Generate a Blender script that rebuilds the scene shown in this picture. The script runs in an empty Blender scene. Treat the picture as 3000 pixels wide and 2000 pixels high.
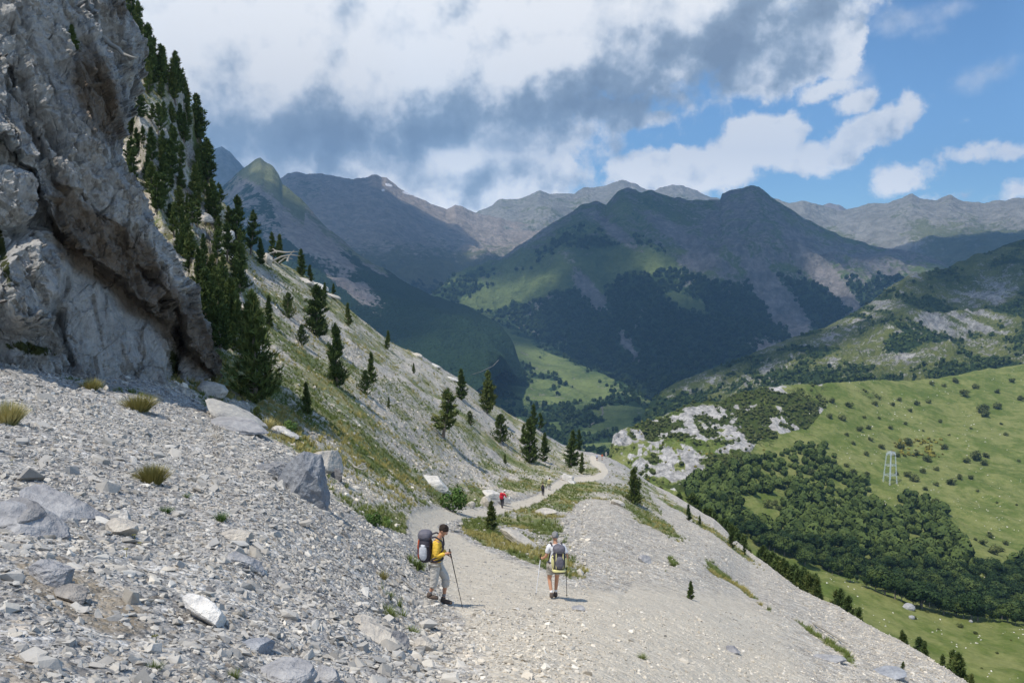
import bpy, bmesh, math, random
import numpy as np
from mathutils import Vector, Matrix
from mathutils.bvhtree import BVHTree

# ------------------------------------------------------------------ camera, world, sun, exposure
S = bpy.context.scene
COL = S.collection
PITCH = math.radians(4.5)
FPX = 1829.0            # focal length in units of a 2352 px wide picture
cam_d = bpy.data.cameras.new("camera"); cam = bpy.data.objects.new("camera", cam_d); COL.objects.link(cam)
cam_d.sensor_width = 36.0; cam_d.lens = 36.0 * FPX / 2352.0
cam_d.clip_start = 0.1; cam_d.clip_end = 90000.0
cam.location = (0, 0, 0); cam.rotation_euler = (math.radians(90) - PITCH, 0, 0)
S.camera = cam
S.render.engine = 'CYCLES'
S.view_settings.view_transform = 'Standard'; S.view_settings.look = 'None'
S.view_settings.exposure = 0.36; S.view_settings.gamma = 1.0
cy = S.cycles
cy.use_denoising = True
cy.max_bounces = 5; cy.diffuse_bounces = 3; cy.glossy_bounces = 2; cy.transmission_bounces = 2
cy.volume_bounces = 0; cy.transparent_max_bounces = 12
cy.caustics_reflective = False; cy.caustics_refractive = False
cy.sample_clamp_indirect = 6.0

SUN_EL = math.radians(64); SUN_DIR_XY = (-0.80, -0.60)
_n = math.hypot(*SUN_DIR_XY)
SUN = np.array([SUN_DIR_XY[0] / _n * math.cos(SUN_EL), SUN_DIR_XY[1] / _n * math.cos(SUN_EL), math.sin(SUN_EL)])
sd = bpy.data.lights.new("sun", 'SUN'); sd.energy = 4.3; sd.angle = math.radians(0.53); sd.color = (1.0, 0.93, 0.82)
so = bpy.data.objects.new("sun", sd); COL.objects.link(so)
so.rotation_euler = Vector(SUN).to_track_quat('Z', 'Y').to_euler()


def ray_sv(v):
    yr = (784.0 - np.asarray(v, float)) / FPX
    return (-math.sin(PITCH) + math.cos(PITCH) * yr) / (math.cos(PITCH) + math.sin(PITCH) * yr)


def ray_a(u, v):
    yr = (784.0 - np.asarray(v, float)) / FPX
    return (np.asarray(u, float) - 1176.0) / FPX / (math.cos(PITCH) + math.sin(PITCH) * yr)


def at(u, v, Y):
    "the point seen in direction (u, v) at forward distance Y"
    return Vector((float(ray_a(u, v)) * Y, Y, float(ray_sv(v)) * Y))


def proj(P):
    P = np.asarray(P, float)
    f = P[..., 1] * math.cos(PITCH) - P[..., 2] * math.sin(PITCH)
    up = P[..., 1] * math.sin(PITCH) + P[..., 2] * math.cos(PITCH)
    f = np.where(f < 0.01, 0.01, f)
    return 1176 + FPX * P[..., 0] / f, 784 - FPX * up / f


# ---- node helper
class N:
    def __init__(s, tree):
        s.t = tree; s.n = tree.nodes; s.l = tree.links

    def new(s, typ, **kw):
        n = s.n.new(typ)
        for k, v in kw.items(): setattr(n, k, v)
        return n

    def put(s, sock, val):
        if isinstance(val, bpy.types.NodeSocket): s.l.new(val, sock)
        elif isinstance(val, (tuple, list)) and len(val) == 3 and sock.type == 'RGBA': sock.default_value = (*val, 1)
        else: sock.default_value = val

    def math(s, op, a, b=0.0, c=0.0, clamp=False):
        n = s.new('ShaderNodeMath', operation=op); n.use_clamp = clamp
        s.put(n.inputs[0], a); s.put(n.inputs[1], b)
        if op in ('MULTIPLY_ADD', 'SMOOTH_MAX', 'SMOOTH_MIN'): s.put(n.inputs[2], c)
        return n.outputs[0]

    def add(s, a, b): return s.math('ADD', a, b)
    def mul(s, a, b): return s.math('MULTIPLY', a, b)

    def ss(s, x, lo, hi, a=0.0, b=1.0):
        n = s.new('ShaderNodeMapRange', interpolation_type='SMOOTHSTEP')
        s.put(n.inputs[0], x)
        for i, v in zip((1, 2, 3, 4), (lo, hi, a, b)): s.put(n.inputs[i], v)
        return n.outputs[0]

    def mix(s, f, a, b, mode='MIX'):
        n = s.new('ShaderNodeMix', data_type='RGBA', blend_type=mode)
        n.clamp_factor = True
        s.put(n.inputs[0], f); s.put(n.inputs[6], a); s.put(n.inputs[7], b)
        return n.outputs[2]

    def noise(s, vec, scale, detail=4, rough=0.55, dist=0.0, col=False):
        n = s.new('ShaderNodeTexNoise')
        s.put(n.inputs['Vector'], vec); n.inputs['Scale'].default_value = scale
        n.inputs['Detail'].default_value = detail; n.inputs['Roughness'].default_value = rough
        n.inputs['Distortion'].default_value = dist
        return n.outputs[1 if col else 0]

    def vor(s, vec, scale, feature='F1', out='Color', rnd=1.0):
        n = s.new('ShaderNodeTexVoronoi', feature=feature)
        s.put(n.inputs['Vector'], vec); n.inputs['Scale'].default_value = scale
        n.inputs['Randomness'].default_value = rnd
        return n.outputs[out]

    def vscale(s, vec, sc, rot=(0, 0, 0), loc=(0, 0, 0)):
        n = s.new('ShaderNodeMapping'); s.put(n.inputs[0], vec)
        n.inputs['Scale'].default_value = sc; n.inputs['Rotation'].default_value = rot; n.inputs['Location'].default_value = loc
        return n.outputs[0]

    def ramp(s, x, stops):
        n = s.new('ShaderNodeValToRGB'); s.put(n.inputs[0], x)
        cr = n.color_ramp
        while len(cr.elements) < len(stops): cr.elements.new(0.5)
        for e, (p, c) in zip(cr.elements, stops): e.position = p; e.color = (*c, 1)
        return n.outputs[0]

    def attr(s, name, out='Fac'):
        n = s.new('ShaderNodeAttribute', attribute_name=name); return n.outputs[out]

    def bump(s, h, strength, dist, normal=None):
        n = s.new('ShaderNodeBump'); s.put(n.inputs['Height'], h)
        n.inputs['Strength'].default_value = strength; n.inputs['Distance'].default_value = dist
        if normal is not None: s.put(n.inputs['Normal'], normal)
        return n.outputs[0]


def material(name, build, rough=0.9, spec=0.2):
    m = bpy.data.materials.new(name); m.use_nodes = True
    t = m.node_tree; bs = t.nodes['Principled BSDF']
    bs.inputs['Roughness'].default_value = rough; bs.inputs['Specular IOR Level'].default_value = spec
    k = N(t)
    pos = k.new('ShaderNodeNewGeometry').outputs['Position']
    build(k, pos, bs)
    return m


# ------------------------------------------------------------------ world: Nishita sky with procedural clouds by direction
W = bpy.data.worlds.new("World"); S.world = W; W.use_nodes = True
wt = W.node_tree; wt.nodes.clear(); k = N(wt)
sky = k.new('ShaderNodeTexSky', sky_type='NISHITA'); sky.sun_disc = False
sky.sun_elevation = SUN_EL; sky.sun_rotation = math.atan2(SUN[0], SUN[1])
sky.altitude = 1500; sky.air_density = 1.0; sky.dust_density = 0.4; sky.ozone_density = 2.2
d = k.new('ShaderNodeTexCoord').outputs['Generated']
sx = k.new('ShaderNodeSeparateXYZ'); k.put(sx.inputs[0], d)
X, Y_, Z = sx.outputs
az = k.math('ARCTAN2', X, Y_)
el = k.math('ARCSINE', Z)
# warp the lookup so blob outlines billow
wn = k.noise(d, 5.5, 9, 0.64, 0.1, col=True)
wsep = k.new('ShaderNodeSeparateXYZ'); k.put(wsep.inputs[0], wn)
WARP = 0.125
azw = k.add(az, k.math('MULTIPLY_ADD', wsep.outputs[0], WARP, -WARP / 2))
elw = k.add(el, k.math('MULTIPLY_ADD', wsep.outputs[1], WARP * .75, -WARP * .75 / 2))
cvec = k.new('ShaderNodeCombineXYZ'); k.put(cvec.inputs[0], azw); k.put(cvec.inputs[1], elw)


def azel(u, v):
    p = at(u, v, 1.0).normalized()
    return math.atan2(p.x, p.y), math.asin(p.z)


def blob(cx, cy_, rx, ry, rot=0.0, src=None):
    "1 at the centre of an ellipse of sky directions, 0 at its rim, negative outside"
    a, e = azel(cx, cy_)
    m = k.new('ShaderNodeMapping', vector_type='TEXTURE'); k.put(m.inputs[0], src or cvec.outputs[0])
    m.inputs['Location'].default_value = (a, e, 0)
    m.inputs['Rotation'].default_value = (0, 0, math.radians(rot))
    m.inputs['Scale'].default_value = (rx / FPX, ry / FPX, 1)
    ln = k.new('ShaderNodeVectorMath', operation='LENGTH'); k.put(ln.inputs[0], m.outputs[0])
    return k.math('SUBTRACT', 1.0, ln.outputs['Value']), min(rx, ry)


COVER = [(500, 60, 1150, 420, 0), (1450, 20, 520, 200, 8), (1800, 100, 200, 90, 20), (1130, 330, 260, 130, 0), (1240, 395, 105, 85, 0),
         (1000, 420, 400, 110, 0), (600, 300, 700, 260, 0), (1930, 90, 70, 85, 50),
         (1480, 262, 120, 34, 8), (1500, 400, 110, 62, 10), (1610, 385, 130, 60, 0), (1730, 320, 110, 75, 20), (1790, 275, 75, 42, 10),
         (1850, 355, 130, 48, 5), (1960, 320, 90, 52, 25), (2070, 272, 95, 42, 22), (1965, 222, 55, 32, 20),
         (2095, 392, 75, 36, 0), (2255, 356, 72, 24, 0), (2345, 345, 75, 24, 8), (2150, 447, 30, 12, 0), (2212, 444, 34, 15, 0),
         (2345, 445, 70, 24, 10), (2210, 292, 30, 10, 30), (1900, 190, 90, 30, 5), (1400, 245, 170, 38, 0)]
THIN = [(2300, 168, 70, 36, 25), (2075, 40, 95, 40, 0), (2150, 60, 60, 20, -10), (1950, 170, 80, 50, 0), (2180, 30, 60, 25, 0)]


def field(lst, norm):
    acc = None
    for (cx, cy_, rx, ry, rot) in lst:
        b, r = blob(cx, cy_, rx, ry, rot)
        b = k.mul(b, min(r, norm) / norm)
        acc = b if acc is None else k.math('MAXIMUM', acc, b)
    return acc


C = field(COVER, 70.0)
fine = k.noise(d, 26.0, 8, 0.66)
C2 = k.add(C, k.math('MULTIPLY_ADD', fine, 0.85, -0.44))
alpha = k.ss(C2, -0.02, 0.26)
T = field(THIN, 70.0)
thin = k.mul(k.ss(k.add(T, k.math('MULTIPLY_ADD', fine, 0.9, -0.5)), -0.05, 0.75), 0.55)
# clouds elsewhere over the dome, outside the picture
gen = k.ss(k.noise(d, 3.0, 6, 0.6), 0.52, 0.62)
out_side = k.math('MAXIMUM', k.ss(el, 0.36, 0.60), k.ss(Y_, 0.55, 0.35))
alpha = k.math('MAXIMUM', k.math('MAXIMUM', alpha, thin), k.mul(gen, out_side))
# shading of the cloud mass: bright sunlit parts, grey undersides (smooth at large scale, billowing at small)
lvec = k.new('ShaderNodeCombineXYZ')
k.put(lvec.inputs[0], k.add(az, k.math('MULTIPLY_ADD', wsep.outputs[0], .06, -.03)))
k.put(lvec.inputs[1], k.add(el, k.math('MULTIPLY_ADD', wsep.outputs[1], .06, -.03)))
DARK = [(1640, 125, 400, 92, 20, .82), (1430, 195, 380, 72, 17, .76), (1110, 285, 400, 62, 8, .76), (740, 335, 360, 84, -3, .74), (560, 300, 120, 40, -15, .25),
        (1250, 300, 160, 70, 0, .3), (1760, 30, 240, 90, 20, .62), (980, 400, 300, 60, 0, .45), 
        (640, 395, 180, 60, 0, .5), (880, 385, 220, 45, 0, .62), (1230, 440, 160, 50, 0, .30), (1500, 430, 130, 35, 0, .20), (1700, 410, 140, 35, 0, .16), (1800, 150, 150, 50, 20, .35)]
dk = None
for (cx, cy_, rx, ry, rot, st) in DARK:
    b, _r = blob(cx, cy_, rx * 1.35, ry * 1.55, rot, lvec.outputs[0])
    b = k.mul(k.ss(b, -0.05, 0.95), st)
    dk = b if dk is None else k.math('MAXIMUM', dk, b)
# relief: the same billows sampled a little towards the sun, so lit rims turn up and hollows sink
off = k.vscale(d, (1, 1, 1), loc=(0.018, 0.0, -0.022))
n1 = k.noise(d, 11.0, 7, 0.56); n2 = k.noise(off, 11.0, 7, 0.56)
relief = k.mul(k.math('SUBTRACT', n1, n2), k.ss(C2, 1.5, 0.3, 0.8, 3.0))
big1 = k.noise(d, 4.5, 5, 0.5)
rimlit = k.mul(k.ss(C2, 0.55, 0.0), 0.10)
lum = k.math('SUBTRACT', 0.93, dk)
lum = k.add(lum, relief); lum = k.add(lum, k.math('MULTIPLY_ADD', big1, 0.24, -0.09)); lum = k.add(lum, rimlit)
lum = k.math('MAXIMUM', k.math('MINIMUM', lum, 1.12), 0.0)
ccol = k.ramp(lum, [(0.0, (0.215, 0.265, 0.34)), (0.35, (0.30, 0.37, 0.46)), (0.60, (0.54, 0.605, 0.69)), (0.78, (0.82, 0.85, 0.89)), (1.0, (1.0, 1.0, 1.0))])
skyc = k.mix(1.0, sky.outputs[0], (0.088, 0.113, 0.128), 'MULTIPLY')
# cloud and sky colour brightened near the horizon to offset dimming by the haze
lowb = k.ss(el, 0.22, 0.02, 1.0, 1.75)
vm = k.new('ShaderNodeVectorMath', operation='SCALE'); k.put(vm.inputs[0], ccol); k.put(vm.inputs['Scale'], lowb)
vs2 = k.new('ShaderNodeVectorMath', operation='SCALE'); k.put(vs2.inputs[0], skyc); k.put(vs2.inputs['Scale'], k.ss(el, 0.30, 0.03, 1.05, 1.35))
final = k.mix(alpha, vs2.outputs[0], vm.outputs[0])
bg = k.new('ShaderNodeBackground'); k.put(bg.inputs[0], final); bg.inputs[1].default_value = 1.0
wo = k.new('ShaderNodeOutputWorld'); k.l.new(bg.outputs[0], wo.inputs[0])

# ------------------------------------------------------------------ numeric noise
def _h(ix, iy, iz, seed):
    with np.errstate(over='ignore'):
        h = (ix.astype(np.uint32) * np.uint32(374761393) + iy.astype(np.uint32) * np.uint32(668265263)
             + iz.astype(np.uint32) * np.uint32(2147483647 - 1013) + np.uint32((seed * 144665) & 0xffffffff))
        h = (h ^ (h >> np.uint32(13))) * np.uint32(1274126177)
        h = (h ^ (h >> np.uint32(16))) * np.uint32(2246822519)
        h ^= h >> np.uint32(15)
    return h.astype(np.float64) / 4294967295.0


def vn3(x, y, z, seed=0):
    ix, iy, iz = np.floor(x), np.floor(y), np.floor(z)
    fx, fy, fz = x - ix, y - iy, z - iz
    ix, iy, iz = ix.astype(np.int64), iy.astype(np.int64), iz.astype(np.int64)
    fx, fy, fz = (t * t * t * (t * (t * 6 - 15) + 10) for t in (fx, fy, fz))
    r = 0
    for dz in (0, 1):
        wz = fz if dz else 1 - fz
        for dy in (0, 1):
            wy = fy if dy else 1 - fy
            for dx in (0, 1):
                wx = fx if dx else 1 - fx
                r = r + _h(ix + dx, iy + dy, iz + dz, seed) * wx * wy * wz
    return r * 2 - 1


def vn2(x, y, seed=0):
    ix, iy = np.floor(x), np.floor(y)
    fx, fy = x - ix, y - iy
    ix, iy = ix.astype(np.int64), iy.astype(np.int64); z = np.zeros_like(ix)
    fx, fy = (t * t * t * (t * (t * 6 - 15) + 10) for t in (fx, fy))
    r = 0
    for dy in (0, 1):
        wy = fy if dy else 1 - fy
        for dx in (0, 1):
            wx = fx if dx else 1 - fx
            r = r + _h(ix + dx, iy + dy, z, seed) * wx * wy
    return r * 2 - 1


def fbm2(x, y, octv=5, seed=0, gain=0.5, ridged=False):
    r, a, f, tot = 0, 1.0, 1.0, 0
    for o in range(octv):
        c, s_ = math.cos(o * 1.1), math.sin(o * 1.1)
        n = vn2((c * x - s_ * y) * f, (s_ * x + c * y) * f, seed + o * 7)
        if ridged: n = 1 - 2 * np.abs(n)
        r = r + n * a; tot += a; a *= gain; f *= 2.03
    return r / tot


def fbm3(x, y, z, octv=5, seed=0, gain=0.5, ridged=False):
    r, a, f, tot = 0, 1.0, 1.0, 0
    for o in range(octv):
        c, s_ = math.cos(o * 1.3), math.sin(o * 1.3)
        n = vn3((c * x - s_ * z) * f, (y + 3.1 * o) * f, (s_ * x + c * z) * f, seed + o * 7)
        if ridged: n = 1 - 2 * np.abs(n)
        r = r + n * a; tot += a; a *= gain; f *= 2.03
    return r / tot


def smooth(x, lo, hi):
    t = np.clip((x - lo) / (hi - lo), 0, 1); return t * t * (3 - 2 * t)


def in_poly(u, v, poly):
    u = np.asarray(u); r = np.zeros(u.shape, bool); n = len(poly)
    for i in range(n):
        (x1, y1), (x2, y2) = poly[i], poly[(i + 1) % n]
        c = ((y1 > v) != (y2 > v)) & (u < (x2 - x1) * (v - y1) / ((y2 - y1) or 1e-9) + x1)
        r ^= c
    return r


def poly_dist(u, v, pts):
    "distance to a polyline and the parameter (index) of the nearest point"
    best = np.full(np.shape(u), 1e9); par = np.zeros(np.shape(u))
    for i in range(len(pts) - 1):
        x1, y1 = pts[i][:2]; x2, y2 = pts[i + 1][:2]
        dx, dy = x2 - x1, y2 - y1
        t = np.clip(((u - x1) * dx + (v - y1) * dy) / (dx * dx + dy * dy), 0, 1)
        dd = np.hypot(u - x1 - t * dx, v - y1 - t * dy)
        m = dd < best; best = np.where(m, dd, best); par = np.where(m, i + t, par)
    return best, par


def ell(u, v, cx, cy_, rx, ry, rot=0):
    c, s_ = math.cos(math.radians(rot)), math.sin(math.radians(rot))
    x, y = u - cx, v - cy_
    p, q = (c * x + s_ * y) / rx, (-s_ * x + c * y) / ry
    return np.clip(1.25 - np.hypot(p, q), 0, 1)


# ------------------------------------------------------------------ mesh helpers
def mesh_np(name, verts, faces, mat=None, attrs=None, smooth_=True, parent=None, fattrs=None):
    "faces: (n,3) or (n,4) int array"
    me = bpy.data.meshes.new(name)
    verts = np.ascontiguousarray(verts, np.float32); faces = np.ascontiguousarray(faces, np.int32)
    nf, kf = faces.shape
    me.vertices.add(len(verts)); me.vertices.foreach_set('co', verts.ravel())
    me.loops.add(nf * kf); me.loops.foreach_set('vertex_index', faces.ravel())
    me.polygons.add(nf); me.polygons.foreach_set('loop_start', np.arange(nf, dtype=np.int32) * kf)
    me.polygons.foreach_set('loop_total', np.full(nf, kf, np.int32))
    me.polygons.foreach_set('use_smooth', np.full(nf, bool(smooth_)))
    me.update(calc_edges=True)
    for n_, a in (attrs or {}).items():
        at_ = me.attributes.new(n_, 'FLOAT', 'POINT'); at_.data.foreach_set('value', np.ascontiguousarray(a, np.float32).ravel())
    for n_, a in (fattrs or {}).items():
        at_ = me.attributes.new(n_, 'FLOAT', 'FACE'); at_.data.foreach_set('value', np.ascontiguousarray(a, np.float32).ravel())
    if mat: me.materials.append(mat)
    o = bpy.data.objects.new(name, me); COL.objects.link(o)
    if parent: o.parent = parent
    return o


def grid_faces(nr, nc, flip=False):
    i = np.arange((nr - 1) * nc).reshape(nr - 1, nc)[:, :-1].ravel()
    f = np.stack([i, i + 1, i + nc + 1, i + nc], 1)
    return f[:, ::-1] if flip else f


def tag(o, label=None, cat=None, group=None, kind=None):
    if label: o['label'] = label
    if cat: o['category'] = cat
    if group: o['group'] = group
    if kind: o['kind'] = kind
    return o


def empty(name, loc, rz=0.0, sc=1.0):
    o = bpy.data.objects.new(name, None); COL.objects.link(o)
    o.location = loc; o.rotation_euler = (0, 0, rz); o.scale = (sc, sc, sc); o.empty_display_size = 0.2
    return o
# ------------------------------------------------------------------ land materials
def build_near(k, pos, bs):
    grass, warm, path, dirt, fine = k.attr('grass'), k.attr('warm'), k.attr('path'), k.attr('dirt'), k.attr('fine')
    w = k.noise(pos, 6.0, 3, 0.6, col=True)
    wp = k.new('ShaderNodeVectorMath', operation='MULTIPLY_ADD'); k.put(wp.inputs[0], w); wp.inputs[1].default_value = (.06, .06, .06); k.put(wp.inputs[2], pos)
    wpos = wp.outputs[0]
    flat = k.vscale(wpos, (1, 1, 1.5))
    c1 = k.vor(flat, 20.0); d1 = k.vor(flat, 20.0, out='Distance')
    c2 = k.vor(flat, 7.5); d2 = k.vor(flat, 7.5, out='Distance')
    c3 = k.vor(flat, 2.3); d3 = k.vor(flat, 2.3, out='Distance')
    def bw(c):
        s_ = k.new('ShaderNodeSeparateColor'); k.put(s_.inputs[0], c); return s_.outputs[0], s_.outputs[1]
    r1, g1 = bw(c1); r2, g2 = bw(c2); r3, g3 = bw(c3)
    v = k.add(k.add(k.mul(r1, .34), k.mul(r2, .36)), k.mul(r3, .30))
    v = k.math('MULTIPLY_ADD', k.math('SUBTRACT', v, 0.5), 1.7, 0.5)
    grey = k.ramp(v, [(0.0, (.16, .155, .15)), (.3, (.285, .278, .265)), (.6, (.385, .375, .355)), (.85, (.48, .465, .435)), (1.0, (.64, .63, .60))])
    cream = k.ramp(v, [(0.0, (.25, .235, .205)), (.3, (.40, .37, .325)), (.6, (.50, .465, .405)), (.85, (.60, .56, .485)), (1.0, (.74, .70, .62))])
    rock = k.mix(warm, grey, cream)
    tint = k.mix(k.ss(g2, .75, .95), rock, (1.0, .86, .68), 'MULTIPLY')
    rock = k.mix(0.6, rock, tint)
    big = k.noise(pos, 0.35, 4, 0.6)
    rock = k.mix(k.ss(big, .35, .7), rock, k.mix(1.0, rock, (.86, .86, .88), 'MULTIPLY'))
    dustn = k.noise(pos, 3.0, 5, 0.65)
    dust = k.mix(dustn, (.51, .455, .365), (.66, .60, .495))
    pf = k.ss(k.add(path, k.math('MULTIPLY_ADD', dustn, .9, -.45)), .35, .75)
    rock = k.mix(k.mul(pf, .72), rock, dust)
    soil = k.mix(dustn, (.19, .14, .085), (.33, .27, .18))
    rock = k.mix(k.ss(k.add(dirt, k.math('MULTIPLY_ADD', dustn, .8, -.4)), .35, .7), rock, k.mix(.45, soil, rock))
    gn = k.noise(k.vscale(pos, (1, 1, 1)), 1.1, 6, 0.68)
    gn2 = k.noise(pos, 9.0, 4, 0.65)
    dry = k.ss(k.noise(pos, .28, 4, .6), .42, .62)
    gcol = k.mix(dry, k.mix(gn2, (.075, .105, .032), (.165, .20, .075)), k.mix(gn2, (.17, .17, .07), (.33, .31, .16)))
    gf = k.ss(k.add(grass, k.add(k.math('MULTIPLY_ADD', gn, 1.5, -.75), k.math('MULTIPLY_ADD', gn2, 1.1, -.55))), .36, .72)
    col = k.mix(gf, rock, gcol)
    k.put(bs.inputs['Base Color'], col)
    h = k.add(k.add(k.mul(d1, -.030), k.mul(d2, -.05)), k.mul(d3, -.07))
    h = k.add(h, k.add(k.mul(r1, .020), k.add(k.mul(r2, .035), k.mul(r3, .04))))
    h = k.add(h, k.mul(gn2, .06))
    k.put(bs.inputs['Normal'], k.bump(h, 0.7, 1.0))


M_near = material('mountainside_ground', build_near)


def land_material(name, rockA, rockB, grassA, grassB, forA, forB, sc=1.0, bumpd=25.0, patch=0.0, streak=1.0):
    "rock, grass and forest mixed by the 'grass' and 'forest' attributes with procedural break-up; sc scales feature size (1 = km-scale mountain)"
    def b(k, pos, bs):
        n0 = k.noise(pos, .0020 / sc, 7, .62)
        n1 = k.noise(pos, .011 / sc, 6, .66)
        n2 = k.noise(pos, .045 / sc, 4, .7)
        st = k.noise(k.vscale(pos, (1, 1, .22)), .02 / sc, 5, .65)
        grass, forest = k.attr('grass'), k.attr('forest')
        rock = k.mix(k.ss(k.add(k.mul(n1, .5), k.mul(st, .5)), .38, .62), rockA, rockB)
        rock = k.mix(k.ss(n2, .35, .7), rock, k.mix(1.0, rock, (.72, .72, .74), 'MULTIPLY'))
        g = k.mix(k.ss(k.add(k.mul(n1, .45), k.mul(n0, .55)), .40, .60), grassA, grassB)
        g = k.mix(k.ss(n2, .3, .7), g, k.mix(1.0, g, (.78, .80, .75), 'MULTIPLY'))
        gf = k.ss(k.add(grass, k.add(k.math('MULTIPLY_ADD', n1, 1.4, -.7), k.math('MULTIPLY_ADD', n2, 1.0, -.5))), .38, .62)
        col = k.mix(gf, rock, g)
        fo = k.mix(n2, forA, forB)
        ff = k.ss(k.add(forest, k.add(k.math('MULTIPLY_ADD', n1, 1.5, -.75), k.math('MULTIPLY_ADD', n2, 1.2, -.6))), .42, .58)
        col = k.mix(ff, col, fo)
        snow = k.attr('snow')
        col = k.mix(k.ss(k.add(snow, k.math('MULTIPLY_ADD', n2, 1.0, -.5)), .5, .6), col, (.8, .8, .82))
        k.put(bs.inputs['Base Color'], col)
        h = k.add(k.mul(n1, 1.0), k.add(k.mul(n2, .45), k.mul(st, .5)))
        nrm = k.bump(h, 0.85, bumpd * sc)
        vd = k.vor(pos, .085 / sc, out='Distance')
        nrm = k.bump(k.mul(k.mul(vd, -1.0), ff), 0.9, 9 * sc, nrm)
        k.put(bs.inputs['Normal'], nrm)
    return material(name, b, rough=1.0, spec=0.05)


G1, G2 = (.085, .115, .035), (.15, .175, .06)
M_far = land_material('far_mountain', (.24, .235, .20), (.37, .36, .32), (.13, .15, .08), (.20, .21, .12), (.03, .05, .03), (.045, .07, .04), 2.0, 40)
M_redfar = land_material('scree_mountain', (.27, .235, .195), (.43, .365, .31), (.12, .13, .08), (.18, .18, .11), (.03, .045, .035), (.045, .06, .04), 1.6, 40)
M_mass = land_material('massif', (.17, .165, .155), (.33, .30, .285), (.085, .125, .05), (.16, .20, .075), (.030, .058, .024), (.062, .100, .038), 1.0, 55)
M_valley = land_material('valley', (.26, .23, .19), (.34, .31, .26), (.09, .13, .045), (.18, .22, .08), (.020, .042, .020), (.042, .075, .030), .45, 30)
M_spur = land_material('spur', (.24, .205, .19), (.37, .32, .29), (.12, .135, .06), (.20, .205, .11), (.014, .032, .018), (.030, .054, .026), .8, 40)
M_rocky = land_material('rocky_hill', (.17, .165, .155), (.42, .405, .38), (.060, .078, .022), (.13, .14, .042), (.018, .034, .014), (.036, .058, .020), .22, 22)
M_meadow = land_material('meadow', (.20, .195, .185), (.50, .48, .455), (.098, .132, .030), (.205, .215, .078), (.035, .052, .014), (.07, .088, .022), .10, 2.5)

# ------------------------------------------------------------------ far land: each mountain a sheet of relief from its foot over its crest
LAND = {}; LAND_LIST = []


def gsm(x, sig):
    "gaussian smoothing along the last axis"
    n = int(3 * sig) + 1; kk = np.exp(-.5 * (np.arange(-n, n + 1) / sig) ** 2); kk /= kk.sum()
    x = np.atleast_2d(x); m = x.shape[1]
    xp = np.pad(x, ((0, 0), (n, n)), mode='reflect' if m > n else 'edge', reflect_type='odd') if m > n else np.pad(x, ((0, 0), (n, n)), mode='edge')
    L_ = xp.shape[1] + 2 * n
    r = np.fft.irfft(np.fft.rfft(xp, L_, axis=1) * np.fft.rfft(kk, L_)[None, :], L_, axis=1)[:, 2 * n:2 * n + m]
    return r[0] if r.shape[0] == 1 else r


def interp(pts, x, j):
    return np.interp(x, [p[0] for p in pts], [p[j] for p in pts])


def sheet(name, label, ridge, base, mat, du=3.0, nr=200, q=1.0, amp=80.0, wl=900.0, crest=.25, seed=1, back=1.0, paint=None, crest_noise=3.0, gain=.52, kind='structure', stretch=1.0, post=None):
    us = np.arange(ridge[0][0], ridge[-1][0] + du, du)
    vr, Yr = interp(ridge, us, 1), np.exp(np.interp(us, [p[0] for p in ridge], np.log([p[2] for p in ridge])))
    vb, Yb = interp(base, us, 1), np.exp(np.interp(us, [p[0] for p in base], np.log([p[2] for p in base])))
    vrs = gsm(vr, 55.0 / du)
    vr = vr + crest_noise * fbm2(us / 22.0, us * 0 + seed, 5, seed, .55)
    t = np.linspace(0, 1, nr)[:, None]
    V = vb + (vrs - vb) * t + (vr - vrs) * smooth(t, .62, 1.0)
    Yr = np.exp(gsm(np.log(Yr), 40.0 / du))
    Yy = np.exp(np.log(Yb) + (np.log(Yr) - np.log(Yb)) * t ** q)
    A, Sv = ray_a(us[None, :] + 0 * V, V), ray_sv(V)
    x, y, z = A * Yy, Yy, Sv * Yy
    # far side, falling away behind the crest
    nb = 40
    s = (np.linspace(0, 1, nb + 1)[1:, None]) ** 1.6
    L = back * 0.35 * Yr[None, :]
    xb = x[-1] * (1 + s * L / Yr); yb = y[-1] + s * L; zb = z[-1] - s * L * 0.75 - 0 * s
    x, y, z = np.vstack([x, xb]), np.vstack([y, yb]), np.vstack([z, zb])
    tt = np.vstack([t, 1 + s])
    tap = crest + (1 - crest) * smooth(np.abs(1 - tt), 0, .30)
    tap = tap * smooth(tt, -.02, .10)
    n = fbm2(x / wl, y / (wl * stretch), 7, seed, gain, ridged=True)
    n2 = fbm2(x / (wl * .33) + 9, y / (wl * .33), 5, seed + 3, .5)
    z = z + amp * tap * (n - .15) + amp * .22 * tap * n2
    if post is not None: z = post(x, y, z, tt)
    P = np.stack([x, y, z], -1)
    pu, pv = proj(P)
    at_ = dict(grass=np.zeros_like(x), forest=np.zeros_like(x), snow=np.zeros_like(x))
    if paint: paint(pu, pv, tt, x, y, z, at_)
    o = mesh_np(name, P.reshape(-1, 3), grid_faces(*x.shape), mat, {k_: v_.ravel() for k_, v_ in at_.items()})
    if kind: o['kind'] = kind
    LAND_LIST.append((P, grid_faces(*x.shape), at_['forest'].ravel(), mat.name))
    return o


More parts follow.
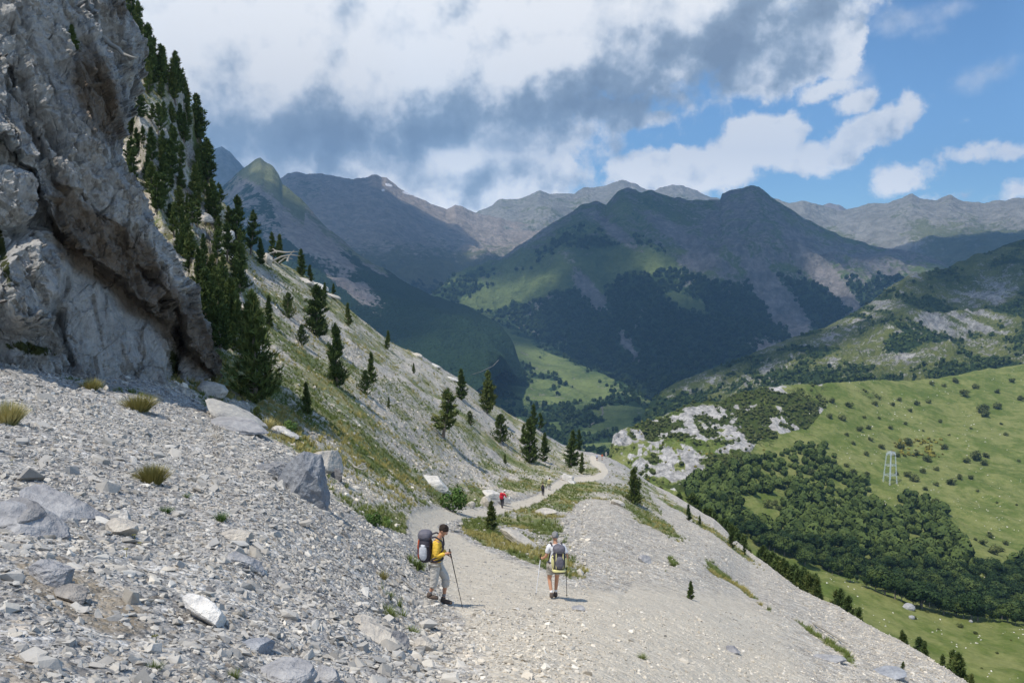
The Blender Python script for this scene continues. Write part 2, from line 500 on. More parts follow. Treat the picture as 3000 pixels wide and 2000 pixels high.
# -- far ranges
def p_back(u, v, t, x, y, z, a):
    a['grass'] = .35 + .45 * smooth(fbm2(x / 900, y / 900, 4, 5), -.3, .3) - .5 * smooth(np.clip(t, 0, 1), .55, 1) * smooth(u, 1250, 1400)
sheet('mountain', None,
      [(1020, 500, 9800), (1060, 492, 9800), (1090, 487, 9800), (1120, 476, 9900), (1150, 456, 10000), (1190, 455, 10000), (1215, 448, 10000), (1240, 438, 10000), (1262, 446, 10000), (1318, 446, 10200),
       (1340, 431, 10300), (1385, 429, 10400), (1402, 421, 10400), (1432, 412, 10400), (1455, 420, 10400), (1482, 434, 10400), (1505, 438, 10500), (1515, 430, 10600),
       (1545, 426, 10600), (1590, 432, 10600), (1620, 446, 10600), (1650, 458, 10600), (1700, 490, 10600)],
      [(1020, 640, 7200), (1200, 620, 7200), (1700, 640, 7500)], M_far, nr=160, amp=130, wl=900, seed=11, crest=.12, paint=p_back, crest_noise=5)


def p_right(u, v, t, x, y, z, a):
    a['grass'] = .30 + .5 * smooth(v, 480, 560) * smooth(fbm2(x / 1100, y / 1100, 4, 5), -.5, .3)
    a['grass'] -= .45 * ell(u, v, 2030, 545, 130, 40, 15) + .4 * ell(u, v, 1990, 520, 60, 30)
    a['forest'] = -.1 + .0 * x
sheet('mountain', None,
      [(1740, 470, 9800), (1760, 452, 9500), (1790, 458, 9000), (1815, 466, 9000), (1840, 462, 9000), (1875, 466, 9000), (1890, 472, 9200), (1925, 482, 9300), (1955, 478, 9000), (2000, 467, 8800), (2030, 470, 8700), (2060, 460, 8600),
       (2095, 447, 8500), (2122, 458, 8500), (2150, 462, 8400), (2182, 450, 8400), (2212, 462, 8400), (2260, 466, 8300), (2352, 453, 8200), (2480, 430, 8000), (2700, 400, 8000)],
      [(1740, 640, 6800), (2352, 660, 5200), (2700, 660, 5000)], M_far, nr=160, amp=150, wl=1100, seed=21, crest=.12, paint=p_right, crest_noise=4)
sheet('mountain', None, [(1860, 482, 12500), (1880, 470, 12500), (1905, 466, 12500), (1930, 474, 12500), (1960, 490, 12500)], [(1860, 560, 11500), (1960, 560, 11500)], M_redfar, nr=40, amp=60, wl=600, seed=23, crest=.2, crest_noise=4)


def p_red(u, v, t, x, y, z, a):
    a['grass'] = .75 * smooth(v, 500, 640) + .1 + .35 * ell(u, v, 700, 430, 80, 50)
    a['forest'] = .0 + .75 * smooth(v, 610, 680)
    s = ell(u, v, 893, 425, 8, 3.2, 15) + ell(u, v, 938, 444, 14, 3.2, 12)  + ell(u, v, 995, 467, 7, 2.5, 0) + ell(u, v, 958, 451, 8, 2.5, 10) + ell(u, v, 880, 437, 4, 2.5)
    a['snow'] = np.clip(s * 3, 0, 1.2)
sheet('mountain', None,
      [(600, 452, 8200), (630, 430, 8200), (645, 412, 8200), (660, 400, 8200), (680, 396, 8200), (705, 401, 8200), (740, 400, 8200), (775, 408, 8200), (810, 415, 8300), (835, 410, 8400), (860, 404, 8400), (888, 409, 8400),
       (905, 425, 8500), (945, 447, 8600), (985, 466, 8700), (1010, 474, 8800), (1025, 480, 8800), (1045, 472, 8800), (1065, 477, 8800), (1092, 488, 8900), (1140, 500, 9000), (1230, 520, 8800), (1320, 520, 8600)],
      [(600, 760, 4700), (900, 740, 4700), (1100, 735, 5000), (1320, 680, 5200)], M_redfar, nr=260, amp=150, wl=1300, seed=31, crest=.15, paint=p_red, crest_noise=4)
sheet('mountain', None, [(440, 400, 9000), (478, 350, 9000), (510, 338, 9000), (528, 352, 9000), (548, 372, 9000), (575, 400, 9000), (640, 470, 9000)], [(440, 560, 7500), (640, 560, 7500)], M_far, nr=60, amp=90, wl=800, seed=33, crest=.2)


# -- spur with the pale peak
SPUR_R = [(440, 520, 4300), (500, 440, 4500), (520, 418, 4500), (542, 398, 4500), (562, 384, 4500), (578, 372, 4500), (597, 366, 4500), (612, 376, 4450), (628, 384, 4400), (640, 400, 4350), (650, 424, 4300), (670, 442, 4250),
          (700, 465, 4150), (735, 505, 4000), (770, 540, 3900), (810, 575, 3800), (850, 600, 3700), (900, 630, 3600), (950, 657, 3500), (1000, 682, 3400), (1060, 700, 3250), (1110, 722, 3100), (1150, 750, 3000), (1180, 790, 2900), (1200, 850, 2800)]


def p_spur(u, v, t, x, y, z, a):
    g = smooth(430 + (u - 640) * .9 + 38 - v, -25, 20) * (u < 700)
    rim = smooth(t, .88, .97) * (t <= 1.0)
    a['grass'] = .12 + .62 * g + .45 * rim
    scree = 1.2 * ell(u, v, 800, 640, 165, 40, 42) + 1.1 * ell(u, v, 720, 560, 110, 34, 48) + .8 * ell(u, v, 690, 505, 75, 24, 50) + .6 * ell(u, v, 860, 610, 60, 14, 40)
    f = .95 * smooth(v, 540, 600) + .62 + .5 * smooth(u, 850, 950) - 1.1 * np.clip(scree, 0, 1) - 1.2 * g - .8 * rim * smooth(u, 640, 700) * (u < 1050)
    f = f + .5 * fbm2(x / 160, (y + z) / 350, 3, 8)
    a['forest'] = f
    a['grass'] = a['grass'] + .8 * ell(u, v, 1080, 740, 90, 14, 25)
sheet('mountain', None, SPUR_R,
      [(440, 760, 1900), (700, 820, 1900), (900, 900, 1900), (1060, 920, 1900), (1120, 880, 2000), (1160, 850, 2300), (1200, 870, 2700)],
      M_spur, nr=260, amp=70, wl=520, seed=41, crest=.12, paint=p_spur, crest_noise=5, back=.6)


# -- the big dark massif in the middle
MASS_R = [(900, 715, 5600), (950, 690, 5600), (1000, 675, 5500), (1050, 655, 5500), (1100, 622, 5500), (1160, 588, 5500), (1200, 562, 5500), (1240, 535, 5600), (1270, 512, 5700), (1300, 498, 5800), (1330, 474, 5900), (1352, 470, 5900),
          (1370, 462, 5900), (1392, 474, 5900), (1405, 458, 5900), (1420, 441, 5900), (1440, 433, 5900), (1458, 438, 5900), (1472, 446, 5900), (1495, 437, 5900), (1512, 444, 5900), (1540, 456, 5900), (1580, 463, 5900),
          (1620, 468, 5850), (1654, 464, 5800), (1658, 450, 5800), (1680, 441, 5800), (1702, 434, 5800), (1722, 426, 5800), (1742, 428, 5800), (1756, 438, 5780), (1770, 452, 5750), (1800, 474, 5700), (1840, 500, 5650), (1880, 522, 5600),
          (1920, 538, 5550), (1960, 556, 5500), (2010, 566, 5400), (2060, 574, 5300), (2110, 584, 5200), (2170, 606, 5000), (2260, 640, 4900), (2400, 680, 4800)]


def p_mass(u, v, t, x, y, z, a):
    n = fbm2(x / 700, y / 700, 4, 3)
    hi = smooth(v, 700, 520)
    f = .25 + .68 * smooth(v, 600, 690) - .1 * hi + .55 * n + .25 * fbm2(x / 230, y / 230, 3, 91)
    sc = 1.1 * ell(u, v, 1780, 690, 110, 30, 58) + 1.0 * ell(u, v, 1830, 730, 80, 26, 60) + .9 * ell(u, v, 1350, 660, 95, 22, 55) + .8 * ell(u, v, 1440, 790, 90, 18, 58) + .8 * ell(u, v, 1900, 640, 150, 24, 50) + .6 * ell(u, v, 1600, 600, 40, 25) \
        + .9 * ell(u, v, 1465, 740, 8, 55, 20) + .7 * ell(u, v, 1770, 800, 75, 32, 10) + .6 * ell(u, v, 1560, 540, 120, 16, 35) + .5 * ell(u, v, 1420, 540, 90, 16, 40)
    me = .9 * ell(u, v, 1200, 665, 190, 34, -18) + 1.1 * ell(u, v, 1460, 600, 80, 26, 10) + .6 * ell(u, v, 1340, 640, 90, 60, 0) * smooth(n, -.3, .3) + .7 * ell(u, v, 1560, 690, 90, 26, 20) + .5 * ell(u, v, 1100, 690, 120, 20, -8)
    low = smooth(v, 740, 830)
    a['forest'] = f - .9 * np.clip(sc, 0, 1) - 1.2 * np.clip(me, 0, 1) + .3 * low * (1 - np.clip(sc, 0, 1)) - .3 * smooth(1300 - u, 0, 200) * smooth(v, 690, 640) - .75 * ell(u, v, 1270, 790, 190, 45, 22) * smooth(n, -.5, .5) - .5 * ell(u, v, 1640, 760, 120, 40, 0) * smooth(n, -.3, .5)
    a['grass'] = .62 + .35 * n - .9 * np.clip(sc, 0, 1) + .5 * np.clip(me, 0, 1) - .12 * hi
def post_mass(x, y, z, t):
    return z
sheet('mountain', None, MASS_R,
      [(900, 760, 4600), (1100, 790, 3900), (1300, 900, 3000), (1450, 1010, 2500), (1600, 1010, 2400), (1800, 960, 2500), (2100, 900, 3000), (2400, 820, 3300)],
      M_mass, nr=330, amp=250, wl=1250, seed=52, crest=.10, paint=p_mass, crest_noise=4, gain=.56, q=.9)


# -- valley floor
def p_valley(u, v, t, x, y, z, a):
    n = fbm2(x / 110, y / 140, 4, 13)
    me = 1.2 * ell(u, v, 1420, 945, 60, 14, -6) + .9 * ell(u, v, 1400, 975, 60, 10, -15) + .8 * ell(u, v, 1330, 870, 90, 20, 38) + .8 * ell(u, v, 1170, 780, 80, 16, 15) + .7 * ell(u, v, 1210, 900, 60, 14, 10) + .5 * ell(u, v, 1250, 830, 110, 22, 30)
    a['forest'] = .62 + .85 * n - 1.3 * np.clip(me, 0, 1)
    a['grass'] = .75 + 0 * x
sheet('valley', None,
      [(880, 700, 4600), (960, 690, 4550), (1060, 702, 4400), (1110, 712, 4300), (1170, 740, 4100), (1230, 775, 3800), (1290, 808, 3500), (1350, 842, 3200), (1410, 872, 2900), (1470, 905, 2600), (1540, 955, 2350), (1600, 990, 2200), (1660, 1020, 2100)],
      [(880, 1100, 1300), (1100, 1130, 1300), (1300, 1140, 1350), (1500, 1130, 1400), (1660, 1130, 1400)], M_valley, nr=200, amp=26, wl=330, seed=61, crest=.5, paint=p_valley, back=.5)


# -- rocky ridge on the right
ROCK_R = [(1440, 1000, 1900), (1470, 975, 1950), (1478, 950, 1950), (1495, 922, 1950), (1520, 900, 1950), (1550, 880, 1980), (1600, 857, 2000), (1650, 838, 2050), (1700, 822, 2080), (1760, 800, 2100), (1800, 782, 2150), (1850, 765, 2180), (1900, 748, 2200), (1940, 730, 2220),
          (1975, 710, 2250), (2005, 690, 2280), (2040, 664, 2300), (2070, 642, 2300), (2100, 628, 2320), (2140, 622, 2350), (2175, 618, 2400), (2200, 604, 2450), (2240, 588, 2500), (2290, 570, 2500), (2352, 548, 2500), (2500, 500, 2500), (2750, 450, 2500)]


def p_rocky(u, v, t, x, y, z, a):
    n = fbm2(x / 80, y / 110, 4, 17); n2 = fbm2(x / 30 + (z / 22), y / 90, 3, 19)
    r = 1.0 * ell(u, v, 2050, 660, 85, 34, -38) + 1.1 * ell(u, v, 2250, 680, 90, 34, -5) + .9 * ell(u, v, 2150, 745, 110, 36, -8) + .9 * ell(u, v, 2250, 750, 80, 60, 0) + .8 * ell(u, v, 1960, 745, 120, 22, -28) + .7 * ell(u, v, 1840, 800, 110, 15, -22) \
        + .6 * ell(u, v, 1620, 880, 60, 10, -25) + .7 * ell(u, v, 1750, 855, 90, 13, -18) + .7 * ell(u, v, 1920, 830, 60, 14, -8) + .8 * ell(u, v, 2100, 815, 60, 16, 0) + .6 * ell(u, v, 1560, 900, 50, 8, -30)
    r = np.clip(r, 0, 1) * smooth(n2, -.4, .6) * .80
    a['forest'] = .46 + .8 * n - 1.0 * r + .8 * ell(u, v, 2070, 790, 50, 26, -30) + .9 * ell(u, v, 1540, 930, 80, 16, -20) + .6 * ell(u, v, 1830, 870, 200, 16, -8) + .5 * smooth(t, .30, .0)
    a['grass'] = .76 - .72 * r + .3 * n + .9 * ell(u, v, 2190, 618, 60, 16, -25)
def post_rocky(x, y, z, t):
    return z + 9 * fbm3(x / 26, y / 40, z / 14, 4, 77, .55, True) * smooth(np.abs(t - 1), 0, .1)
sheet('hill', None, ROCK_R,
      [(1440, 1080, 1500), (1600, 1040, 1350), (1800, 980, 1300), (2000, 940, 1350), (2352, 900, 1500), (2750, 860, 1500)],
      M_rocky, du=2.2, nr=260, amp=42, wl=260, seed=71, crest=.15, paint=p_rocky, crest_noise=5, post=post_rocky)


# -- meadow hill with the limestone knoll, down to the wooded ravine
MEAD_R = [(1395, 1075, 800), (1402, 1040, 820), (1408, 1012, 840), (1416, 996, 850), (1432, 984, 860), (1470, 972, 880), (1500, 966, 900), (1530, 948, 930), (1560, 932, 950), (1590, 925, 960), (1640, 924, 960), (1690, 908, 980), (1740, 893, 1000), (1800, 885, 1020), (1860, 884, 1050),
          (1920, 880, 1080), (2000, 876, 1130), (2080, 872, 1180), (2150, 868, 1200), (2200, 862, 1230), (2260, 850, 1260), (2352, 836, 1300), (2500, 815, 1350), (2750, 790, 1400)]


def p_mead(u, v, t, x, y, z, a):
    n = fbm2(x / 38, y / 60, 4, 23); n2 = fbm2(x / 9, y / 22, 3, 29)
    knoll = in_poly(u, v, [(1380, 1100), (1400, 1000), (1500, 955), (1600, 915), (1760, 890), (1900, 930), (1860, 980), (1740, 1010), (1700, 1080), (1640, 1110), (1560, 1130), (1470, 1100)])
    kn = knoll.astype(float)
    r = 1.2 * ell(u, v, 1610, 950, 85, 20, -4) + 1.2 * ell(u, v, 1435, 1005, 40, 20, 0) + 1.1 * ell(u, v, 1560, 1040, 60, 22, 8) + 1.2 * ell(u, v, 1540, 1075, 110, 30, 14) + .8 * ell(u, v, 1700, 1000, 60, 14, 0) \
        + .9 * ell(u, v, 1690, 1030, 45, 12, -8) + .8 * ell(u, v, 1650, 980, 60, 12, 0) + .9 * ell(u, v, 1790, 895, 34, 12) + .7 * ell(u, v, 1880, 880, 16, 9)
    r = np.clip(r, 0, 1) * smooth(n2 + .5 * fbm2(x / 22, y / 30, 3, 37), -.55, .35)
    r = np.clip(r + .9 * kn * smooth(fbm2(x / 15, y / 30, 4, 39), .08, .40) * smooth(v, 900, 960), 0, 1)
    shrub = kn * (.72 + .8 * n) + .9 * ell(u, v, 1830, 905, 260, 26, 2) * smooth(n, -.5, .4) + .8 * ell(u, v, 1760, 985, 120, 45, 5) * smooth(n, -.5, .3)
    wood = in_poly(u, v, [(1560, 1120), (1700, 1060), (1860, 1010), (1930, 1050), (1960, 1110), (2130, 1130), (2160, 1180), (2260, 1220), (2352, 1300), (2700, 1420), (2700, 1700), (1500, 1700)]).astype(float)
    a['forest'] = shrub - 1.2 * r + .2 * wood
    a['grass'] = .98 - 1.5 * r + .0 * x
def post_mead(x, y, z, t):
    u, v = proj(np.stack([x, y, z], -1))
    kn = in_poly(u, v, [(1380, 1140), (1400, 1000), (1500, 965), (1600, 930), (1760, 890), (1880, 930), (1840, 980), (1740, 1010), (1700, 1080), (1640, 1110), (1560, 1140), (1470, 1110)]).astype(float)
    for _ in range(10):
        kn[1:-1, 1:-1] = (kn[1:-1, 1:-1] * 2 + kn[:-2, 1:-1] + kn[2:, 1:-1] + kn[1:-1, :-2] + kn[1:-1, 2:]) / 6
    return z + kn * 5.0 * fbm3(x / 16, y / 26, z / 9, 4, 78, .55, True)
sheet('meadow', None, MEAD_R,
      [(1395, 1150, 700), (1480, 1150, 640), (1560, 1200, 560), (1640, 1300, 480), (1750, 1420, 430), (1900, 1500, 400), (2100, 1520, 400), (2352, 1540, 400), (2750, 1650, 380)],
      M_meadow, du=2.2, nr=380, amp=10, wl=150, seed=81, crest=.6, paint=p_mead, crest_noise=2, post=post_mead, q=1.0, back=.3)


def p_low(u, v, t, x, y, z, a):
    n = fbm2(x / 22, y / 40, 4, 33)
    a['grass'] = 1.25 + 0 * x
    a['forest'] = -.25 + .35 * n
sheet('meadow', None,
      [(1640, 1232, 420), (1700, 1264, 410), (1760, 1292, 400), (1800, 1302, 390), (1845, 1306, 380), (1900, 1314, 375), (1960, 1340, 365), (2050, 1372, 355), (2120, 1396, 350), (2200, 1412, 345), (2300, 1428, 340), (2352, 1436, 340), (2500, 1460, 330), (2750, 1500, 330)],
      [(1640, 1330, 260), (1800, 1480, 220), (2000, 1640, 190), (2352, 1820, 170), (2750, 2000, 150)],
      M_meadow, du=4, nr=150, amp=3.5, wl=60, seed=91, crest=.5, paint=p_low, crest_noise=3, back=.18)
# ------------------------------------------------------------------ the near mountainside
SIL = [(-700, -160, 30), (100, -160, 100), (230, -60, 103), (290, 0, 105), (320, 50, 106), (342, 110, 107), (375, 160, 108), (400, 190, 108), (440, 250, 109), (468, 330, 110), (482, 400, 112), (500, 470, 114), (530, 505, 118),
       (560, 560, 125), (590, 580, 135), (612, 592, 140), (650, 606, 148), (675, 618, 152), (700, 632, 156), (725, 650, 160), (780, 690, 167), (830, 735, 172), (870, 765, 176), (900, 788, 180), (960, 812, 186), (1000, 838, 190),
       (1060, 870, 196), (1095, 900, 200), (1140, 933, 205), (1200, 966, 212), (1290, 1020, 225), (1330, 1034, 222), (1362, 1040, 215), (1400, 1052, 202), (1440, 1072, 192), (1500, 1112, 176), (1560, 1143, 160), (1640, 1192, 142), (1700, 1250, 118),
       (1760, 1293, 98), (1830, 1348, 82), (1880, 1373, 74), (1950, 1405, 62), (2020, 1448, 52), (2060, 1464, 48), (2130, 1506, 41), (2190, 1546, 36), (2225, 1570, 33), (2300, 1640, 28), (2450, 1760, 22), (2700, 1950, 16), (3100, 2200, 10)]
COLS = {   # picture column: (row, forward distance) from the bottom up; the last point is the crest (from SIL)
    -700: [(2400, 1.5), (1568, 3.5), (1200, 7), (1000, 12), (850, 20), (780, 24)],
    0: [(2400, 1.8), (1568, 4.0), (1300, 7), (1100, 12), (950, 18), (830, 26), (780, 34), (640, 55), (400, 80)],
    200: [(2400, 1.9), (1568, 4.5), (1300, 8), (1100, 13), (970, 20), (890, 26), (850, 31), (780, 44), (600, 62), (400, 80), (200, 92)],
    400: [(2400, 2.0), (1568, 5), (1300, 9), (1150, 14), (1020, 21), (975, 25), (930, 31), (880, 37), (820, 45), (760, 53), (700, 60), (600, 68), (500, 74), (400, 81), (300, 90)],
    520: [(2400, 2.0), (1568, 5.5), (1300, 9.5), (1150, 15), (1050, 21), (1010, 25), (960, 33), (900, 42), (850, 48), (750, 60), (650, 72), (580, 84), (520, 103)],
    640: [(2400, 2.1), (1568, 6), (1350, 10), (1200, 14), (1100, 19), (1045, 24), (1015, 32), (950, 43), (880, 53), (800, 68), (720, 88), (660, 112)],
    800: [(2400, 2.1), (1568, 6.5), (1400, 10), (1250, 16), (1175, 22), (1130, 30), (1080, 40), (1000, 52), (900, 74), (800, 112), (750, 140)],
    1000: [(2400, 2.2), (1568, 7.2), (1400, 17.3), (1300, 27), (1240, 35), (1190, 50), (1130, 66), (1060, 86), (1000, 102), (900, 145), (860, 170)],
    1176: [(2400, 2.2), (1568, 7.5), (1383, 18.2), (1300, 28), (1230, 45), (1165, 85), (1120, 108), (1050, 142), (980, 185)],
    1400: [(2400, 2.3), (1568, 9.0), (1383, 20.5), (1300, 36), (1200, 64), (1140, 100), (1095, 148)],
    1600: [(2400, 2.6), (1568, 12), (1450, 20), (1355, 34), (1270, 60), (1210, 105)],
    1800: [(2400, 3.0), (1568, 16), (1480, 26), (1400, 42)],
    2000: [(2400, 3.5), (1568, 22), (1500, 34)],
    2225: [(2400, 5), (1700, 18)],
    2450: [(2400, 7), (1900, 14)],
    2700: [(2400, 8.5), (2100, 12)],
    3100: [(2400, 8), (2300, 9)],
}
NA, NW = 1250, 760
aa = np.concatenate([np.linspace(-.95, -.68, 60)[:-1], np.linspace(-.68, .66, NA - 100), np.linspace(.66, .95, 42)[1:]])
NA = len(aa)
sil_a = ray_a([s_[0] for s_ in SIL], [s_[1] for s_ in SIL])
_ord = np.argsort(sil_a); sil_a = sil_a[_ord]
sil_v = np.array([s_[1] for s_ in SIL], float)[_ord]; sil_y = np.log([s_[2] for s_ in SIL])[_ord]
vs = np.interp(aa, sil_a, sil_v) + 3.0 * fbm2(aa * 45, aa * 0, 5, 311, .6); ys = np.interp(aa, sil_a, sil_y)
_k = np.ones(5) / 5
ys = gsm(ys, 8.0)
# control surface: log distance over (column, picture row)
VT = np.arange(-340.0, 2401.0, 8.0)
ctab = []
cus = sorted(COLS)
for cu in cus:
    pts = COLS[cu][::-1]
    va = np.interp(cu, [s_[0] for s_ in SIL], [s_[1] for s_ in SIL]); ya = np.interp(cu, [s_[0] for s_ in SIL], [s_[2] for s_ in SIL])
    V_ = [va] + [p_[0] for p_ in pts]; L_ = [math.log(ya)] + [math.log(p_[1]) for p_ in pts]
    sl_ = (L_[0] - L_[1]) / max(V_[1] - V_[0], 20)
    row = np.interp(VT, V_, L_); m_ = VT < va
    row[m_] = L_[0] + np.clip(va - VT[m_], 0, 120) * min(sl_, .004)
    ctab.append(row)
ctab = gsm(np.array(ctab), 2.5)
# rows: dense inside the picture
wr = np.zeros((NW, NA))
base_v = np.concatenate([np.linspace(0, 1, NW - 60), 1 + np.linspace(0, 1, 61)[1:]])
for_j = (1640 - vs) / (2400 - vs)
for_j = np.clip(for_j, .08, .95)
for j in range(NA):
    fj = for_j[j]
    wr[:, j] = np.where(base_v <= 1, base_v ** 1.12 * fj, fj + (base_v - 1) * (1 - fj))
Vg = vs + wr * (2400 - vs)
ug = 1176 + aa * FPX * (math.cos(PITCH) + math.sin(PITCH) * 0)   # columns of the control table (approximate picture column)
fine_u = np.arange(-900.0, 3300.0, 10.0)
fci = np.interp(fine_u, cus, np.arange(len(cus))); f0 = np.clip(np.floor(fci).astype(int), 0, len(cus) - 2); ff_ = (fci - f0)[:, None]
ftab = ctab[f0] * (1 - ff_) + ctab[f0 + 1] * ff_
ftab = gsm(ftab.T.copy(), 5.5).T                      # soften across the picture columns
def clook(u_, v_):
    x = np.clip((u_ + 900) / 10.0, 0, len(fine_u) - 1.001); yv = np.clip((v_ + 340) / 8.0, 0, len(VT) - 1.001)
    x0 = x.astype(int); y0 = yv.astype(int); fx, fy = x - x0, yv - y0
    return (ftab[x0, y0] * (1 - fx) * (1 - fy) + ftab[x0 + 1, y0] * fx * (1 - fy) + ftab[x0, y0 + 1] * (1 - fx) * fy + ftab[x0 + 1, y0 + 1] * fx * fy)
LY = clook(ug[None, :] + 0 * Vg, Vg)
wsil = np.exp(-(Vg - vs) / 70.0)
LY = LY + (ys - LY[0])[None, :] * wsil
Yg = np.exp(LY)
Yg = np.maximum.accumulate(Yg[::-1], 0)[::-1]
Zg = ray_sv(Vg) * Yg
Xg = aa[None, :] * Yg
# far side of the mountainside, falling to the valley
nb = 70
s_ = (np.linspace(0, 1, nb + 1)[1:, None]) ** 2.2
Lb = 900.0
xb = aa[None, :] * (Yg[0] + s_ * Lb); yb = Yg[0] + s_ * Lb
# starts just under the sight line and steepens to the slope of the mountain
sl0 = ray_sv(vs)[None, :]
zb = Zg[0] + sl0 * s_ * Lb - np.minimum(s_ * Lb, 40) * .10 - np.clip(s_ * Lb - 3, 0, None) * .28 - np.clip(sl0 + .62, 0, None) * s_ * Lb * .8
X3 = np.vstack([Xg[::-1], xb]); Y3 = np.vstack([Yg[::-1], yb]); Z3 = np.vstack([Zg[::-1], zb])
U0, V0 = proj(np.stack([X3, Y3, Z3], -1))
front = np.vstack([np.ones_like(Xg), np.zeros_like(xb)])
nfr = NW
# ---- region masks in picture space, painted once onto the ground itself
PATH = [(1560, 1640, 330), (1330, 1540, 240), (1230, 1460, 150), (1170, 1400, 125), (1110, 1350, 90), (1045, 1290, 62), (990, 1240, 45), (970, 1205, 34), (1000, 1188, 20), (1060, 1180, 12), (1120, 1176, 11), (1165, 1166, 10), (1205, 1158, 10), (1235, 1146, 9),
        (1262, 1128, 9), (1290, 1107, 8), (1325, 1102, 6), (1360, 1100, 6), (1382, 1092, 8), (1390, 1082, 8), (1382, 1070, 8), (1366, 1062, 7), (1362, 1052, 7)]
pd, pp = poly_dist(U0, V0, PATH)
pw = np.interp(pp, range(len(PATH)), [p_[2] for p_ in PATH])
a_path = 1.15 * (1 - smooth(pd / pw, .55, 1.25)) * front
a_path = np.maximum(a_path, .55 * ell(U0, V0, 1700, 1530, 330, 45, 22))
SLOPE = [(360, 880), (420, 900), (520, 965), (600, 1000), (660, 1030), (720, 1080), (770, 1150), (860, 1200), (930, 1225), (950, 1190), (1060, 1172), (1150, 1158), (1240, 1130), (1290, 1098), (1370, 1096), (1385, 1078), (1370, 1050), (1280, 1020), (1100, 900), (900, 780),
         (700, 620), (540, 500), (500, 300), (420, 100), (300, -200), (200, -200), (300, 500), (360, 700)]
BAND = [(1060, 1195), (1160, 1170), (1250, 1150), (1310, 1108), (1385, 1100), (1400, 1060), (1420, 1064), (1480, 1110), (1520, 1180), (1560, 1235), (1470, 1200), (1400, 1150), (1330, 1150), (1290, 1200), (1330, 1290), (1370, 1335), (1300, 1335), (1200, 1290), (1120, 1240)]
sl = in_poly(U0, V0, SLOPE).astype(float); bd = in_poly(U0, V0, BAND).astype(float)
def blur(m, n):
    for _ in range(n):
        m = m.copy(); m[1:-1, 1:-1] = (m[1:-1, 1:-1] * 2 + m[:-2, 1:-1] + m[2:, 1:-1] + m[1:-1, :-2] + m[1:-1, 2:]) / 6
    return m
sl = blur(sl, 12); bd = blur(bd, 6)
nz = fbm2(X3 / 3.2, Y3 / 7.5, 5, 201); nzb = fbm2(X3 / 11.0, Y3 / 26.0, 4, 203)
screeb = 1.0 * ell(U0, V0, 1100, 950, 330, 26, 36) + .9 * ell(U0, V0, 960, 960, 240, 40, 38) + .5 * ell(U0, V0, 620, 640, 90, 20, 30) + .9 * ell(U0, V0, 760, 760, 260, 14, 37) + .8 * ell(U0, V0, 1020, 1060, 90, 30, 20)
g = sl * (.53 + .62 * nz + .14 * nzb - .26 * np.clip(screeb, 0, 1) * smooth(nz, -.4, .5))
g = g + bd * (.44 + .6 * nz)
for (cx, cy_, rx, ry, rot, st) in [(480, 905, 70, 26, 35, .9), (300, 900, 90, 18, 18, .8), (150, 860, 110, 14, 20, .7), (480, 860, 90, 40, 10, .9), (1210, 1275, 140, 34, 24, 1.1), (1110, 1225, 70, 28, 20, .9), (1250, 1215, 60, 26, 30, .8),
                                   (880, 1195, 70, 26, 20, .7), (1050, 1150, 70, 18, 10, .7), (1300, 1130, 80, 26, -15, .8), (960, 1300, 42, 16, 20, .8), (905, 1400, 50, 16, 30, .7), (890, 1340, 25, 30, 0, .5), (650, 980, 60, 18, 40, .7), (700, 1030, 70, 18, 50, .7),
                                   (850, 1060, 80, 24, 25, .7), (760, 960, 80, 12, 38, .7), (1700, 1350, 80, 8, 38, 1.7), (1760, 1398, 50, 9, 38, 1.5), (1870, 1455, 90, 7, 38, 1.5), (1650, 1322, 40, 9, 36, 1.4), (1935, 1500, 40, 7, 38, 1.2), (1640, 1300, 30, 5, 36, 1.2), (1545, 1290, 22, 9, 40, .9),
                                   (1560, 1168, 130, 9, 35, 1.25), (1690, 1262, 90, 7, 38, 1.2), (1500, 1195, 110, 14, 34, .9), (1620, 1400, 40, 8, 30, .5)]:
    g = g + st * ell(U0, V0, cx, cy_, rx, ry, rot) * smooth(nz + .9, 0, 1)
for (cx, cy_, rx, ry, rot) in [(1560, 1190, 130, 18, 33)]:
    pass
g = g - 1.6 * a_path
g = np.clip(g, -1, 1.2)
a_warm = smooth(U0, 1100, 1500) * smooth(V0, 1050, 1150) * .8 + .9 * ell(U0, V0, 1900, 1390, 420, 50, 35) + .85 * sl + .85 * smooth(V0, 1330, 1480) * smooth(U0, 850, 1150)
a_warm = a_warm * (1 - .75 * ell(U0, V0, 1700, 1440, 330, 60, 32) * smooth(V0, 1360, 1420) * smooth(1560 - V0, 0, 60))
a_warm = np.clip(a_warm + .2 * nzb, 0, 1)
a_dirt = 1.3 * ell(U0, V0, 200, 1380, 210, 60, 25) + .9 * ell(U0, V0, 80, 1520, 150, 60, 10) + .6 * ell(U0, V0, 620, 1250, 70, 14, 20) + .8 * ell(U0, V0, 980, 870, 180, 5, 33) + .7 * ell(U0, V0, 1050, 880, 160, 5, 33) + .9 * ell(U0, V0, 1300, 1080, 26, 12, 30)
a_dirt = a_dirt * smooth(nz, -.7, .3)
